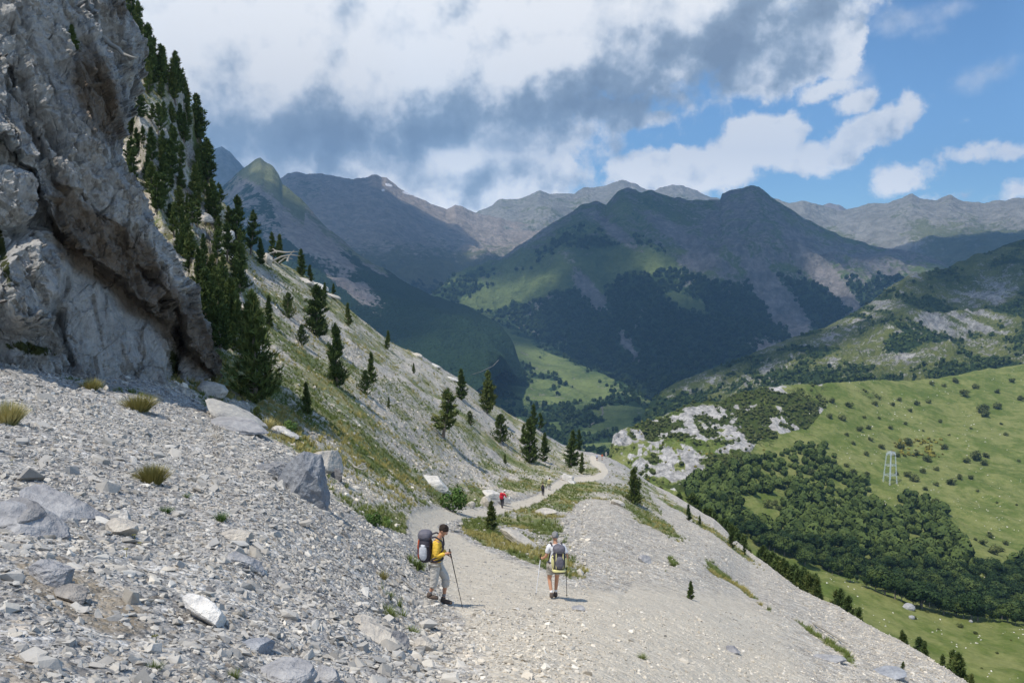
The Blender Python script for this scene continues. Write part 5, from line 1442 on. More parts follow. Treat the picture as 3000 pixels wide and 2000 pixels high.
# ------------------------------------------------------------------ grass, bushes and plants
def tuft(nb_, seed, spread=.5, w=.035, droop=.0):
    rng = np.random.default_rng(seed); az_ = rng.uniform(0, 6.28, nb_); le = rng.uniform(.1, 1, nb_) * spread; r0 = rng.uniform(0, .22, nb_)
    base = np.stack([r0 * np.cos(az_), r0 * np.sin(az_), 0 * r0], 1); hh = rng.uniform(.6, 1.05, nb_)
    tip = base + np.stack([le * np.cos(az_), le * np.sin(az_), hh * (1 - droop * le)], 1)
    side = np.stack([-np.sin(az_ + rng.normal(0, .8, nb_)), np.cos(az_), 0 * az_], 1) * w
    return np.stack([base - side, base + side, tip], 1), rng.uniform(.2, .9, nb_)


TF = [tuft(16, 1 + i, .55, .05) for i in range(4)]
gp = []; rg = np.random.default_rng(99)
for (y0, y1, n_, hmin, hmax) in [(8, 30, 9000, .14, .32), (30, 60, 16000, .18, .40), (60, 130, 18000, .22, .55), (130, 225, 8000, .3, .7)]:
    yy = np.sqrt(rg.uniform(y0 * y0, y1 * y1, n_)); ax = rg.uniform(-.62, .45, n_)
    for Y, a_ in zip(yy, ax):
        h = down(a_ * Y, Y, 120.0)
        if h is None: continue
        vi = gfaces[h[2]][0]; gv = gflat[vi]
        if gv + rg.normal(0, .12) < .42: continue
        gp.append((h[0].x, h[0].y, h[0].z - .02, rg.uniform(hmin, hmax) * .75, rg.uniform(.8, 1.5)))
gdry = [q for q in gp if fbm2(np.array([q[0] / 3.5]), np.array([q[1] / 6.0]), 3, 44)[0] > .12]
ggre = [q for q in gp if fbm2(np.array([q[0] / 3.5]), np.array([q[1] / 6.0]), 3, 44)[0] <= .12]
mass('grass', 'green grass growing in streaks between the stones', ggre, TF, M_grassblade, 7)
mass('grass', 'dry yellow grass growing in streaks between the stones', gdry, TF, M_golden, 8)


def tussock(u, v, wpx, hpx, label, mat, seed, nb_=420, name='grass_tuft', cat='grass tuft'):
    h = hit(u, v, 'near')
    if h is None: return
    p = h[0]; s = p.y / FPX; V, tn = tuft(nb_, seed, .62, .013, .55)
    V = V * np.array([wpx * s * .9, wpx * s * .9, hpx * s * 1.05])
    o = bpy.data.objects.new(name, tri_mesh(name, V, tn, mat)); COL.objects.link(o); o.location = (p.x, p.y, p.z - .02)
    tag(o, label, cat); return o


tussock(350, 1112, 84, 58, 'round golden tussock of dry grass alone on the left scree', M_golden, 3, 1100)
tussock(18, 975, 90, 66, 'golden tussock of dry grass at the left margin', M_golden, 4, 1100)
tussock(320, 945, 90, 50, 'yellowish tussock at the foot of the cliff', M_golden, 5, 700)
tussock(210, 895, 60, 34, 'low olive tussock between the cliff and the scree', M_golden, 6, 500)
tussock(508, 1196, 40, 32, 'leafy green plant on the scree below the outcrop', M_bush, 7, 260, 'plant', 'plant')
tussock(380, 1176, 44, 20, 'low green plant on the scree near the golden tussock', M_bush, 8, 200, 'plant', 'plant')
tussock(428, 1142, 30, 16, 'small green plant right of the golden tussock', M_bush, 9, 160, 'plant', 'plant')
tussock(895, 1418, 44, 30, 'grass tuft beside the path left of the yellow-jacketed hiker', M_grassblade, 10, 300)
tussock(892, 1376, 36, 26, 'small green tuft above another at the left path edge', M_grassblade, 11, 260)
tussock(955, 1305, 56, 28, 'spreading green tuft behind the yellow-jacketed hiker', M_grassblade, 12, 400)
tussock(880, 1330, 34, 30, 'reddish dry tuft on the scree edge left of the hikers', M_golden, 13, 260)
tussock(1475, 1512, 34, 18, 'small green tuft in the gravel at the bottom', M_grassblade, 14, 220)
tussock(945, 1452, 50, 20, 'flat green tuft among pale blocks at the path edge', M_grassblade, 15, 260)
tussock(355, 1535, 50, 30, 'sparse green weed low on the scree at left', M_grassblade, 16, 200)
tussock(538, 1555, 40, 34, 'sparse green weed at the bottom edge', M_grassblade, 17, 200)
tussock(1545, 1300, 26, 16, 'green tuft on the smooth scree right of the second hiker', M_grassblade, 18, 200)
tussock(610, 985, 60, 34, 'yellow-green tuft below the white ledge', M_golden, 19, 400)
for i, (u, v) in enumerate([(35, 1362), (105, 1362), (195, 1518), (395, 1580), (370, 1630), (393, 1586), (410, 1610), (455, 1895), (85, 1395)]):
    u, v = u * .784 * (1 if i < 2 else 1), v * .784
    v = min(v + 0, 1500)
    h = hit(u, v, 'near'); p = h[0]; b = Buf(); b.tube([(0, 0, 0), (.01, 0, .08)], [.004, .003], 5)
    r_ = .022
    for j in range(6):
        w_ = j * math.pi / 3; b.add([(0, 0, .085), (r_ * math.cos(w_ - .4), r_ * math.sin(w_ - .4), .095), (1.4 * r_ * math.cos(w_), 1.4 * r_ * math.sin(w_), .09), (r_ * math.cos(w_ + .4), r_ * math.sin(w_ + .4), .095)], [(0, 1, 2, 3)])
    o = b.obj('flower', M_gorse); o.location = p; tag(o, 'tiny yellow flower blooming low on the left scree', 'flower', 'yellow flowers scattered on the scree')
BUSHM = [broad_meshes(380 + i, 900, .75, M_bush, .0, .05) for i in range(2)]
for q in BUSHM: q[1].name = 'foliage'
for i, (u, v, w, hh, lab) in enumerate([(1040, 1174, 78, 62, 'bright green leafy bush at the uphill edge of the trail'), (858, 1205, 60, 40, 'green bush where the scree meets the grass, left of the trail'), (668, 1000, 40, 44, 'small green bush below the tallest pine'), (885, 1208, 40, 30, 'smaller green bush right of another near the trail start')]):
    h = hit(u, v, 'near'); p = h[0]; s = p.y / FPX
    put_tree('bush', BUSHM[i % 2], (p.x, p.y, p.z - .1), hh * s, lab, 'bush', None, w / hh * .95, parts=('stem', 'foliage'))
# ------------------------------------------------------------------ people
def plain(name, col, rough=.85, bumpy=0.0, spec=.15):
    def b(k, pos, bs):
        tc = k.new('ShaderNodeTexCoord').outputs['Object']; n = k.noise(tc, 9.0, 4, .6)
        k.put(bs.inputs['Base Color'], k.mix(n, tuple(c * .82 for c in col), tuple(min(1, c * 1.12) for c in col)))
        if bumpy: k.put(bs.inputs['Normal'], k.bump(k.noise(k.vscale(tc, (1, 1, 1.6)), 11.0, 3, .5), bumpy, .05))
    return material(name, b, rough, spec)


M_skin = plain('skin', (.52, .28, .18), .6)
M_yellow = plain('yellow_fabric', (.78, .50, .07), .85, .6); M_white = plain('white_fabric', (.72, .73, .76), .85, .5); M_beige = plain('pale_trousers', (.52, .50, .46), .9, .8)
M_shorts = plain('grey_shorts', (.40, .38, .34), .9, .8); M_packdark = plain('dark_nylon', (.045, .042, .055), .6, .5, .3); M_packgrey = plain('grey_nylon', (.13, .125, .15), .6, .5, .3)
M_orange = plain('orange_trim', (.50, .11, .05), .7); M_silver = plain('silver_panel', (.58, .60, .64), .6, .4); M_cream = plain('lime_trim', (.62, .58, .28), .7)
M_boot = plain('brown_boot', (.11, .085, .07), .8, .4); M_sock = plain('grey_sock', (.25, .25, .26)); M_wsock = plain('white_sock', (.8, .8, .8)); M_hairdark = plain('dark_hair', (.035, .025, .02), .7, .8); M_hairgrey = plain('grey_hair', (.22, .22, .22), .8, .8)
M_black = plain('black_grip', (.02, .02, .02), .5); M_pole = plain('steel_pole', (.35, .36, .38), .35, 0, .5); M_red = plain('red_fabric', (.55, .03, .05), .8, .5); M_darkcloth = plain('dark_cloth', (.06, .06, .07), .9, .5)
M_blue = plain('pale_blue_fabric', (.45, .52, .70), .9, .4); M_eye = plain('eye', (.75, .75, .75), .3)


def skin_mesh(name, chains, mat, parent=None, sub=2):
    "chains: list of [(point, radius), ...]; equal points are welded so limbs branch from one skeleton"
    vid, vs_, rs_, es = {}, [], [], []
    for ch in chains:
        prev = None
        for p, r in ch:
            key = tuple(round(c, 3) for c in p)
            if key not in vid: vid[key] = len(vs_); vs_.append(tuple(p)); rs_.append(r)
            i = vid[key]
            if prev is not None and prev != i: es.append((prev, i))
            prev = i
    me = bpy.data.meshes.new(name); me.from_pydata(vs_, es, [])
    o = bpy.data.objects.new(name, me); COL.objects.link(o)
    sm = o.modifiers.new('skin', 'SKIN'); sm.use_smooth_shade = True; sm.branch_smoothing = .6
    sk = me.skin_vertices[0].data
    for i, r in enumerate(rs_):
        sk[i].radius = (r, r) if not isinstance(r, tuple) else r
    # one root per island
    adj = {i: [] for i in range(len(vs_))}
    for a_, b_ in es: adj[a_].append(b_); adj[b_].append(a_)
    seen = set()
    for i in range(len(vs_)):
        if i in seen: continue
        sk[i].use_root = True; st_ = [i]
        while st_:
            q = st_.pop()
            if q in seen: continue
            seen.add(q); st_ += adj[q]
    ss_ = o.modifiers.new('sub', 'SUBSURF'); ss_.levels = sub; ss_.render_levels = sub
    dg = bpy.context.evaluated_depsgraph_get(); m2 = bpy.data.meshes.new_from_object(o.evaluated_get(dg)); bpy.data.objects.remove(o); bpy.data.meshes.remove(me)
    m2.name = name; m2.materials.clear(); m2.materials.append(mat); m2.polygons.foreach_set('use_smooth', [True] * len(m2.polygons))
    o = bpy.data.objects.new(name, m2); COL.objects.link(o)
    if parent: o.parent = parent
    return o


def ellipsoid(name, c, r, mat, parent, rot=None, noise_=0.0, seed=0, squash=None, sub=4, power=1.0):
    bm = bmesh.new(); bmesh.ops.create_icosphere(bm, subdivisions=sub, radius=1.0)
    V = np.array([q.co[:] for q in bm.verts])
    if power != 1.0: V = np.sign(V) * np.abs(V) ** power / (np.max(np.abs(V), axis=1, keepdims=True) ** 0)
    if noise_: V = V * (1 + noise_ * fbm3(V[:, 0] * 3 + seed, V[:, 1] * 3, V[:, 2] * 3, 4, seed)[:, None])
    V = V * np.array(r)
    if squash: V = squash(V)
    if rot is not None: V = V @ np.array(rot).T
    for q, w in zip(bm.verts, V): q.co = w + np.array(c)
    me = bpy.data.meshes.new(name); bm.to_mesh(me); bm.free(); me.materials.append(mat); me.polygons.foreach_set('use_smooth', [True] * len(me.polygons))
    o = bpy.data.objects.new(name, me); COL.objects.link(o)
    if parent: o.parent = parent
    return o


def join_into(a, others):
    bm = bmesh.new(); bm.from_mesh(a.data)
    for o in others: bm.from_mesh(o.data)
    bm.to_mesh(a.data); bm.free(); a.data.polygons.foreach_set('use_smooth', [True] * len(a.data.polygons))
    for o in others: bpy.data.objects.remove(o)


def rotZX(face, pitch):
    "columns: right, forward, up of a head that faces 'face' (xy) and nods by pitch"
    f = Vector((face[0], face[1], -math.tan(pitch))).normalized(); r = f.cross(Vector((0, 0, 1))).normalized(); u = r.cross(f)
    return Matrix((r, f, u)).transposed()


def V3(*a): return Vector(a)


def person(loc, J, face, nod, clothes, label, group=None, detail=True, hair=None, hat=None):
    root = empty('person', loc); tag(root, label, 'person', group)
    J = {k_: Vector(v_) for k_, v_ in J.items()}
    hd = J['head']; R = rotZX(face, nod)
    ch = [[(J['pelvis'], .125), (J['waist'], .115), (J['chest'], .135), (J['neckb'], .062), (J['neck'], .054), (hd - R @ V3(0, 0.0, .045), .062)]]
    for s in 'lr':
        ch.append([(J['chest'], .135), (J['sh_' + s], .062), (J['sh_' + s].lerp(J['el_' + s], .45), .050), (J['el_' + s], .041), (J['el_' + s].lerp(J['wr_' + s], .35), .040), (J['wr_' + s], .027), (J['ha_' + s], .034)])
        ch.append([(J['pelvis'], .125), (J['hip_' + s], .10), (J['hip_' + s].lerp(J['kn_' + s], .5), .078), (J['kn_' + s], .055), (J['kn_' + s].lerp(J['an_' + s], .35), .054), (J['an_' + s], .034)])
    body = skin_mesh('body', ch, M_skin, root)
    extra = []
    def skull(V):
        x, y, z = V[:, 0], V[:, 1], V[:, 2]
        V = V.copy(); low = np.clip(-z / .12, 0, 1)
        V[:, 0] = x * (1 - .30 * low); V[:, 1] = y * (1 - .12 * low) + .018 * low * (y > 0)
        return V
    extra.append(ellipsoid('h', hd, (.078, .098, .122), M_skin, None, R, squash=skull, sub=4))
    if detail:
        extra.append(ellipsoid('n', hd + R @ V3(0, .104, -.012), (.013, .020, .024), M_skin, None, R, sub=2))
        extra.append(ellipsoid('n', hd + R @ V3(0, .088, .022), (.045, .014, .010), M_skin, None, R, sub=2))
        extra.append(ellipsoid('m', hd + R @ V3(0, .090, -.055), (.024, .010, .009), M_skin, None, R, sub=2))
        extra.append(ellipsoid('c', hd + R @ V3(0, .078, -.098), (.026, .022, .018), M_skin, None, R, sub=2))
        for s_ in (-1, 1): extra.append(ellipsoid('e', hd + R @ V3(s_ * .080, -.005, -.005), (.010, .022, .032), M_skin, None, R, sub=2))
    for s in 'lr':
        w_, h_ = J['wr_' + s], J['ha_' + s]; d_ = (h_ - w_).normalized(); sd_ = d_.cross(Vector((0, 0, 1))).normalized() if abs(d_.z) < .9 else Vector((1, 0, 0)); cu = J.get('curl_' + s, Vector((0, 0, -1)))
        fing = []
        for q in range(4):
            b_ = h_ + d_ * .012 + sd_ * (q - 1.5) * .017; L = (.030, .034, .032, .026)[q]
            fing.append([(b_, .0095), (b_ + d_ * L * .8 + cu * .012, .0088), (b_ + d_ * L * .9 + cu * .036, .008), (b_ + d_ * L * .3 + cu * .052, .007)])
        tb = h_ - d_ * .025 + sd_ * .03
        fing.append([(tb, .011), (tb + sd_ * .018 + d_ * .02, .010), (tb + sd_ * .012 + d_ * .045 + cu * .015, .008)])
        if detail: extra.append(skin_mesh('f', fing, M_skin, None, 1))
    join_into(body, extra)
    if detail:
        for s_ in (-1, 1): ellipsoid('eye', hd + R @ V3(s_ * .031, .088, .010), (.013, .009, .008), M_eye, root, R, sub=2)
    if hair is not None:
        def hs_(V):
            V = V.copy(); y, z = V[:, 1], V[:, 2]; fr_ = np.clip(y / .09, 0, 1)
            V[:, 2] = np.where(z < .03 * fr_ - .06 * (1 - fr_), .03 * fr_ - .06 * (1 - fr_) + (z - (.03 * fr_ - .06 * (1 - fr_))) * .15, z)
            return V
        ellipsoid('hair', hd + R @ V3(0, -.012, .022), (.090, .108, .116), hair, root, R, noise_=.16, seed=3, squash=hs_)
    if hat is not None:
        ellipsoid('hat', hd + R @ V3(0, -.005, .06), (.10, .12, .085), hat, root, R)
    top, sleeve, legs, leglen, sock, boot = clothes
    tc_ = [[(J['pelvis'] + V3(0, 0, -.02), .150), (J['pelvis'].lerp(J['waist'], .6), .145), (J['waist'], .140), (J['waist'].lerp(J['chest'], .5), .150), (J['chest'], .160), (J['chest'].lerp(J['neckb'], .75), .10), (J['neckb'] + (J['neck'] - J['neckb']) * .15, .076)]]
    for s in 'lr':
        a_, b_, c_ = J['sh_' + s], J['el_' + s], J['wr_' + s]
        arm = [(J['chest'], .160), (a_ + V3(0, 0, .006), .098), (a_.lerp(b_, .45), .078)]
        arm += [(a_.lerp(b_, .72), .070)] if sleeve == 'short' else [(b_, .066), (b_.lerp(c_, .5), .056), (b_.lerp(c_, .92), .048)]
        tc_.append(arm)
    skin_mesh('jacket' if sleeve == 'long' else 'shirt', tc_, top, root)
    lc_ = []
    base_ = J['pelvis'] + V3(0, 0, .03)
    for s in 'lr':
        a_, b_, c_ = J['hip_' + s], J['kn_' + s], J['an_' + s]
        l_ = [(base_, .142), (a_ + V3(0, 0, -.01), .122), (a_.lerp(b_, .45), .112)]
        if leglen == 'shorts': l_ += [(a_.lerp(b_, .62), .116)]
        elif leglen == 'mid': l_ += [(b_ + V3(0, 0, .03), .098), (b_.lerp(c_, .25), .098), (b_.lerp(c_, .46), .098)]
        else: l_ += [(b_, .090), (b_.lerp(c_, .5), .076), (b_.lerp(c_, .95), .070)]
        lc_.append(l_)
    skin_mesh('shorts' if leglen == 'shorts' else 'trousers', lc_, legs, root)
    for s in 'lr':
        an, kn = J['an_' + s], J['kn_' + s]; fd = J['toe_' + s]
        skin_mesh('sock', [[(an.lerp(kn, .05), .044), (an.lerp(kn, .22), .047), (an.lerp(kn, .30), .047)]], sock, root, 1)
        f0 = Vector((an.x, an.y, an.z - .10))
        skin_mesh('boot', [[(an + V3(0, 0, .055), .060), (an + V3(0, 0, -.02), .062), (f0 - fd * .045 + V3(0, 0, .045), .058), (f0 + fd * .07 + V3(0, 0, .035), .056), (f0 + fd * .16 + V3(0, 0, .025), .048), (f0 + fd * .21 + V3(0, 0, .02), .036)]], boot, root, 2)
    return root


def backpack(loc, centre, back, size, mats, label, straps=None, style=0):
    "centre: local centre, back: unit xy direction pointing away from the wearer's back"
    r = empty('backpack', loc); tag(r, label, 'backpack')
    w, dp, h = size; B = Vector((*back, 0)); S_ = Vector((-B.y, B.x, 0)); U = Vector((0, 0, 1))
    M = Matrix((S_, B, U)).transposed(); c = Vector(centre)
    def el_(name, off, rr, mat, power=.72, nz_=.03, seed=1): return ellipsoid(name, c + M @ Vector(off), rr, mat, r, M, noise_=nz_, seed=seed, power=power)
    el_('main_bag', (0, 0, -.06), (w * .5, dp * .5, h * .42), mats[0])
    el_('lid', (0, .01, h * .36), (w * .46, dp * .52, h * .17), mats[1], .8)
    for s_ in (-1, 1):
        el_('side_pocket', (s_ * w * .42, .02, -h * .12), (w * .16, dp * .30, h * .26), mats[2], .8)
        el_('trim', (s_ * w * .25, dp * .44, -h * .06), (w * .05, dp * .10, h * .32), mats[3], .9)
        el_('compression_strap', (s_ * w * .47, .0, h * .08), (w * .06, dp * .42, .012), mats[0])
    el_('front_pocket', (0, dp * .46, -h * .12), (w * .30, dp * .16, h * .24), mats[1], .75)
    if style == 1: el_('sleeping_mat', (0, dp * .05, -h * .47), (w * .50, dp * .50, .045), mats[3], .6); el_('mat_base', (0, dp * .05, -h * .52), (w * .48, dp * .48, .035), mats[0], .6)
    for ch in (straps or []): skin_mesh('strap', [[(Vector(p), .022) for p in ch]], mats[0], r, 1)
    return r


def trek_pole(top, tip, label, mat):
    top, tip = Vector(top), Vector(tip); r = empty('trekking_pole', tip); tag(r, label, 'trekking pole')
    d_ = (top - tip); L = d_.length; n = d_ / L
    b = Buf(); b.tube([tuple(n * .06), tuple(n * L * .45)], [.0075, .0085], 8); b.tube([tuple(n * L * .45), tuple(n * (L - .1))], [.0105, .0115], 8); b.obj('shaft', mat, r)
    b = Buf(); b.tube([tuple(n * (L - .13)), tuple(n * (L - .07)), tuple(n * L), tuple(n * (L + .02))], [.015, .017, .016, .012], 8); b.obj('grip', M_black, r)
    b = Buf(); b.tube([(0, 0, 0), tuple(n * .07)], [.003, .007], 6); b.obj('tip', M_black, r)
    b = Buf(); b.tube([tuple(n * .07), tuple(n * .078)], [.026, .022], 10); b.obj('basket', M_black, r)
    s_ = n.cross(Vector((0, 1, 0))).normalized()
    b = Buf(); b.tube([tuple(n * (L - .01)), tuple(n * (L - .05) + s_ * .05), tuple(n * (L - .12) + s_ * .055), tuple(n * (L - .10) + s_ * .01)], [.006] * 4, 5); b.obj('strap', M_black, r)
    return r


def ground(x, y): return down(x, y, 60.0)[0].z


# -- hiker in the yellow jacket
g1 = hit(1005, 1382, 'near')[0]
def fz(g0, x, y): return ground(g0.x + x, g0.y + y) - g0.z
q1 = 1.0
J1 = dict(pelvis=(-.04, .0, .90), waist=(-.03, 0, 1.06), chest=(0, 0, 1.30), neckb=(.045, 0, 1.46), neck=(.075, 0, 1.52), head=(.145, -.005, 1.635),
          sh_r=(.01, -.185, 1.405), el_r=(.0, -.235, 1.12), wr_r=(.225, -.22, 1.185), ha_r=(.295, -.215, 1.205), curl_r=(-.3, .6, -.5),
          sh_l=(.01, .185, 1.405), el_l=(.03, .26, 1.13), wr_l=(.20, .22, 1.02), ha_l=(.26, .2, 1.0),
          hip_r=(-.04, -.09, .86), kn_r=(-.055, -.11, .50), an_r=(-.165, -.09, .13 + fz(g1, -.16, -.09)), toe_r=(.96, -.10, 0),
          hip_l=(-.03, .09, .86), kn_l=(.185, .10, .50), an_l=(.125, .09, .12 + fz(g1, .13, .09)), toe_l=(.97, -.22, 0))
person(g1, J1, (.92, -.22), .62, (M_yellow, 'long', M_beige, 'mid', M_sock, M_boot), 'person in a yellow jacket and pale three-quarter trousers, head bowed, stepping right with one pole', hair=M_hairdark)
backpack(g1, (-.255, .0, 1.27), (-1, .12), (.36, .30, .70), (M_packdark, M_packgrey, M_silver, M_orange), 'black and grey backpack with silver pockets and orange stripe over a yellow jacket',
         [[(-.14, -.12, 1.50), (-.02, -.16, 1.535), (.12, -.15, 1.43), (.155, -.15, 1.28), (.06, -.19, 1.10), (-.12, -.17, 1.02)], [(-.14, .12, 1.50), (-.02, .16, 1.535), (.12, .15, 1.43), (.14, .15, 1.25), (-.1, .16, 1.02)],
          [(-.18, -.12, .98), (-.03, -.175, .985), (.10, -.12, .995), (.135, 0, 1.0), (.10, .12, .995), (-.03, .17, .985), (-.18, .12, .98)]])
tx, ty = .575, -.22
trek_pole((g1.x + .295, g1.y - .225, g1.z + 1.27), (g1.x + tx, g1.y + ty, ground(g1.x + tx, g1.y + ty)), 'black trekking pole held out in front of the yellow jacket', M_black)

# -- hiker in the white shirt, seen from behind
g2 = hit(1272, 1374, 'near')[0]
J2 = dict(pelvis=(.01, 0, .90), waist=(.015, 0, 1.06), chest=(.05, .02, 1.30), neckb=(.045, .03, 1.46), neck=(.035, .05, 1.52), head=(.03, .075, 1.635),
          sh_l=(-.13, .0, 1.40), el_l=(-.20, .02, 1.13), wr_l=(-.285, .15, 1.02), ha_l=(-.32, .21, 1.02), curl_l=(.3, 0, -.6),
          sh_r=(.235, .01, 1.40), el_r=(.345, -.04, 1.13), wr_r=(.335, .16, 1.02), ha_r=(.325, .22, 1.01), curl_r=(-.3, 0, -.6),
          hip_l=(-.085, 0, .86), kn_l=(-.115, .05, .51), an_l=(-.06, -.10, .12 + fz(g2, -.06, -.10)), toe_l=(.10, .98, 0),
          hip_r=(.10, 0, .86), kn_r=(.085, .13, .52), an_r=(.055, .20, .12 + fz(g2, .055, .2)), toe_r=(.15, .98, 0))
person(g2, J2, (-.12, .98), .30, (M_white, 'short', M_shorts, 'shorts', M_wsock, M_boot), 'grey-haired person in a white t-shirt and shorts walking away with two poles', hair=M_hairgrey)
backpack(g2, (.115, -.235, 1.17), (.10, -1), (.35, .27, .66), (M_packdark, M_packgrey, M_cream, M_cream), 'dark grey backpack with pale yellow trim and rolled mat over a white t-shirt',
         [[(-.06, -.10, 1.45), (-.09, .0, 1.50), (-.08, .12, 1.42), (-.07, .17, 1.25), (-.12, .05, 1.05), (-.06, -.08, 1.0)], [(.20, -.10, 1.45), (.19, .0, 1.50), (.19, .12, 1.42), (.19, .17, 1.25), (.20, .05, 1.05), (.18, -.08, 1.0)],
          [(-.03, -.12, .99), (-.135, -.04, .99), (-.14, .08, .99), (.0, .17, .99), (.15, .10, .99), (.17, -.04, .99), (.14, -.12, .99)]], 1)
tx, ty = -.47, .12
trek_pole((g2.x - .33, g2.y + .22, g2.z + 1.10), (g2.x + tx, g2.y + ty, ground(g2.x + tx, g2.y + ty)), 'silver trekking pole in the left hand of the hiker seen from behind', M_silver)
tx, ty = .37, .42
trek_pole((g2.x + .325, g2.y + .23, g2.z + 1.09), (g2.x + tx, g2.y + ty, ground(g2.x + tx, g2.y + ty)), 'dark trekking pole at the right side of the hiker seen from behind', M_black)

# -- smaller walkers farther down the trail
def far_walker(u, v, top, legs, label, pack=None, packlabel=None, lean=0.0, sleeve='long', leglen='long', hair=M_hairdark, hat=None, mats=None, sc=1.0, face=(.2, .97)):
    g = hit(u, v, 'near')[0]; f_ = Vector((face[0], face[1], 0)); s_ = Vector((f_.y, -f_.x, 0))
    def P(r_, fw, z_): return tuple(s_ * r_ + f_ * fw + Vector((0, 0, z_)))
    L = lean
    J = dict(pelvis=P(0, 0, .90), waist=P(0, L * .2, 1.05), chest=P(0, L * .6, 1.30 - L * .15), neckb=P(0, L, 1.46 - L * .3), neck=P(0, L * 1.1, 1.52 - L * .35), head=P(0, L * 1.35 + .03, 1.64 - L * .5),
             sh_l=P(-.18, L * .8, 1.40 - L * .25), el_l=P(-.25, L * .8, 1.13 - L * .2), wr_l=P(-.22, L + .2, 1.0), ha_l=P(-.21, L + .27, .99), sh_r=P(.18, L * .8, 1.40 - L * .25), el_r=P(.25, L * .8, 1.13 - L * .2), wr_r=P(.22, L + .2, 1.0), ha_r=P(.21, L + .27, .99),
             hip_l=P(-.09, 0, .86), kn_l=P(-.10, .12, .50), an_l=P(-.10, .12, .12), toe_l=tuple(f_), hip_r=P(.09, 0, .86), kn_r=P(.11, .02, .50), an_r=P(.12, -.16, .14), toe_r=tuple(f_))
    person(g, J, face, .2 + L, (top, sleeve, legs, leglen, M_darkcloth, M_boot), label, detail=False, hair=hair, hat=hat)
    if pack: backpack(g, P(0, L * .5 - .24, 1.18), (-f_.x, -f_.y), (.36, .30, .62), pack, packlabel)


far_walker(1153, 1166, M_red, M_darkcloth, 'small stooping person in red with a white hat beside the trail', (M_red, M_red, M_red, M_red), 'bulging red backpack on the stooping walker in a white hat', .35, hat=M_white, face=(.5, .86))
far_walker(1247, 1138, M_cream, M_darkcloth, 'small person in yellow top and dark trousers, nearer of the trail pair', (M_packdark, M_packdark, M_packdark, M_packdark), 'black backpack on the walker with dark trousers', 0, 'short')
far_walker(1262, 1125, M_cream, M_beige, 'small person in pale trousers, farther of the pair on the trail', (M_packdark, M_cream, M_cream, M_cream), 'lime backpack on the walker with pale trousers', 0)
far_walker(1371, 1058, M_blue, M_darkcloth, 'tiny distant person in a pale blue top at the far end of the trail', None, None, 0, 'short', 'shorts')
far_walker(1383, 1057, M_orange, M_beige, 'tiny distant person in an orange-brown top beside the pale blue one', None, None, 0, 'short', 'shorts')
far_walker(1392, 1053, M_shorts, M_shorts, 'tiny distant person in grey-brown, farthest right at the end of the trail', None, None, 0, 'long', 'long', hat=M_white)
# ------------------------------------------------------------------ pylon on the meadow
def build_steel(k, pos, bs):
    k.put(bs.inputs['Base Color'], k.mix(k.noise(pos, .8, 3), (.50, .56, .60), (.68, .73, .76))); bs.inputs['Metallic'].default_value = .1
M_steel = material('galvanised_steel', build_steel, rough=.5, spec=.4)
hp = hit(2044, 1108, 'land')[0]; sp = hp.y / FPX
py = empty('pylon', (hp.x, hp.y, hp.z)); tag(py, 'pale steel lattice pylon standing on the green meadow', 'pylon')
Hh = 70 * sp; Wb, Wt = 12.0 * sp, 7.5 * sp
def leg_xy(sx_, sy_, t): w = Wb + (Wt - Wb) * t; return Vector((sx_ * w * 1.0, sy_ * w * .75, Hh * t))
yaw = .45
py.rotation_euler = (0, 0, yaw)
for sx_ in (-1, 1):
    for sy_ in (-1, 1):
        b = Buf(); c = .95 * sp
        for (ox, oy) in ((-c, -c), (c, -c), (c, c), (-c, c)):
            b.tube([tuple(leg_xy(sx_, sy_, t_) + Vector((ox * (1 - .3 * t_), oy * (1 - .3 * t_), 0))) for t_ in (0, .5, 1)], [.24 * sp] * 3, 4)
        for q in range(16):
            t0, t1 = q / 16, (q + 1) / 16; s__ = 1 if q % 2 else -1
            b.tube([tuple(leg_xy(sx_, sy_, t0) + Vector((-c * s__, -c, 0))), tuple(leg_xy(sx_, sy_, t1) + Vector((c * s__, -c, 0)))], [.17 * sp] * 2, 4)
            b.tube([tuple(leg_xy(sx_, sy_, t0) + Vector((-c, -c * s__, 0))), tuple(leg_xy(sx_, sy_, t1) + Vector((-c, c * s__, 0)))], [.17 * sp] * 2, 4)
        b.obj('leg', M_steel, py, False)
        f_ = Buf(); p0 = leg_xy(sx_, sy_, 0); f_.tube([tuple(p0 + Vector((0, 0, -3 * sp))), tuple(p0 + Vector((0, 0, 1.0 * sp)))], [2.2 * sp, 2.0 * sp], 6)
        f_.obj('footing', M_rock, py, False)
for t_ in (.27, .60, .97):
    b = Buf(); c_ = [leg_xy(*q, t_) for q in ((-1, -1), (1, -1), (1, 1), (-1, 1))]
    for i in range(4):
        a0, a1 = c_[i], c_[(i + 1) % 4]
        for dz_ in (-1.4 * sp, 1.4 * sp): b.tube([tuple(a0 + Vector((0, 0, dz_))), tuple(a1 + Vector((0, 0, dz_)))], [.22 * sp] * 2, 4)
        for j in range(4):
            b.tube([tuple(a0.lerp(a1, j / 4) + Vector((0, 0, -1.4 * sp if j % 2 else 1.4 * sp))), tuple(a0.lerp(a1, (j + 1) / 4) + Vector((0, 0, 1.4 * sp if j % 2 else -1.4 * sp)))], [.17 * sp] * 2, 4)
    b.obj('brace', M_steel, py, False)
b = Buf()
for dz_ in (0, 3.2 * sp):
    for sy_ in (-1, 1): b.tube([(-Wt * 1.7, 0, Hh + 1.5 * sp), (-Wt, sy_ * Wt * .7, Hh + dz_), (Wt, sy_ * Wt * .7, Hh + dz_), (Wt * 1.7, 0, Hh + 1.5 * sp)], [.25 * sp] * 4, 4)
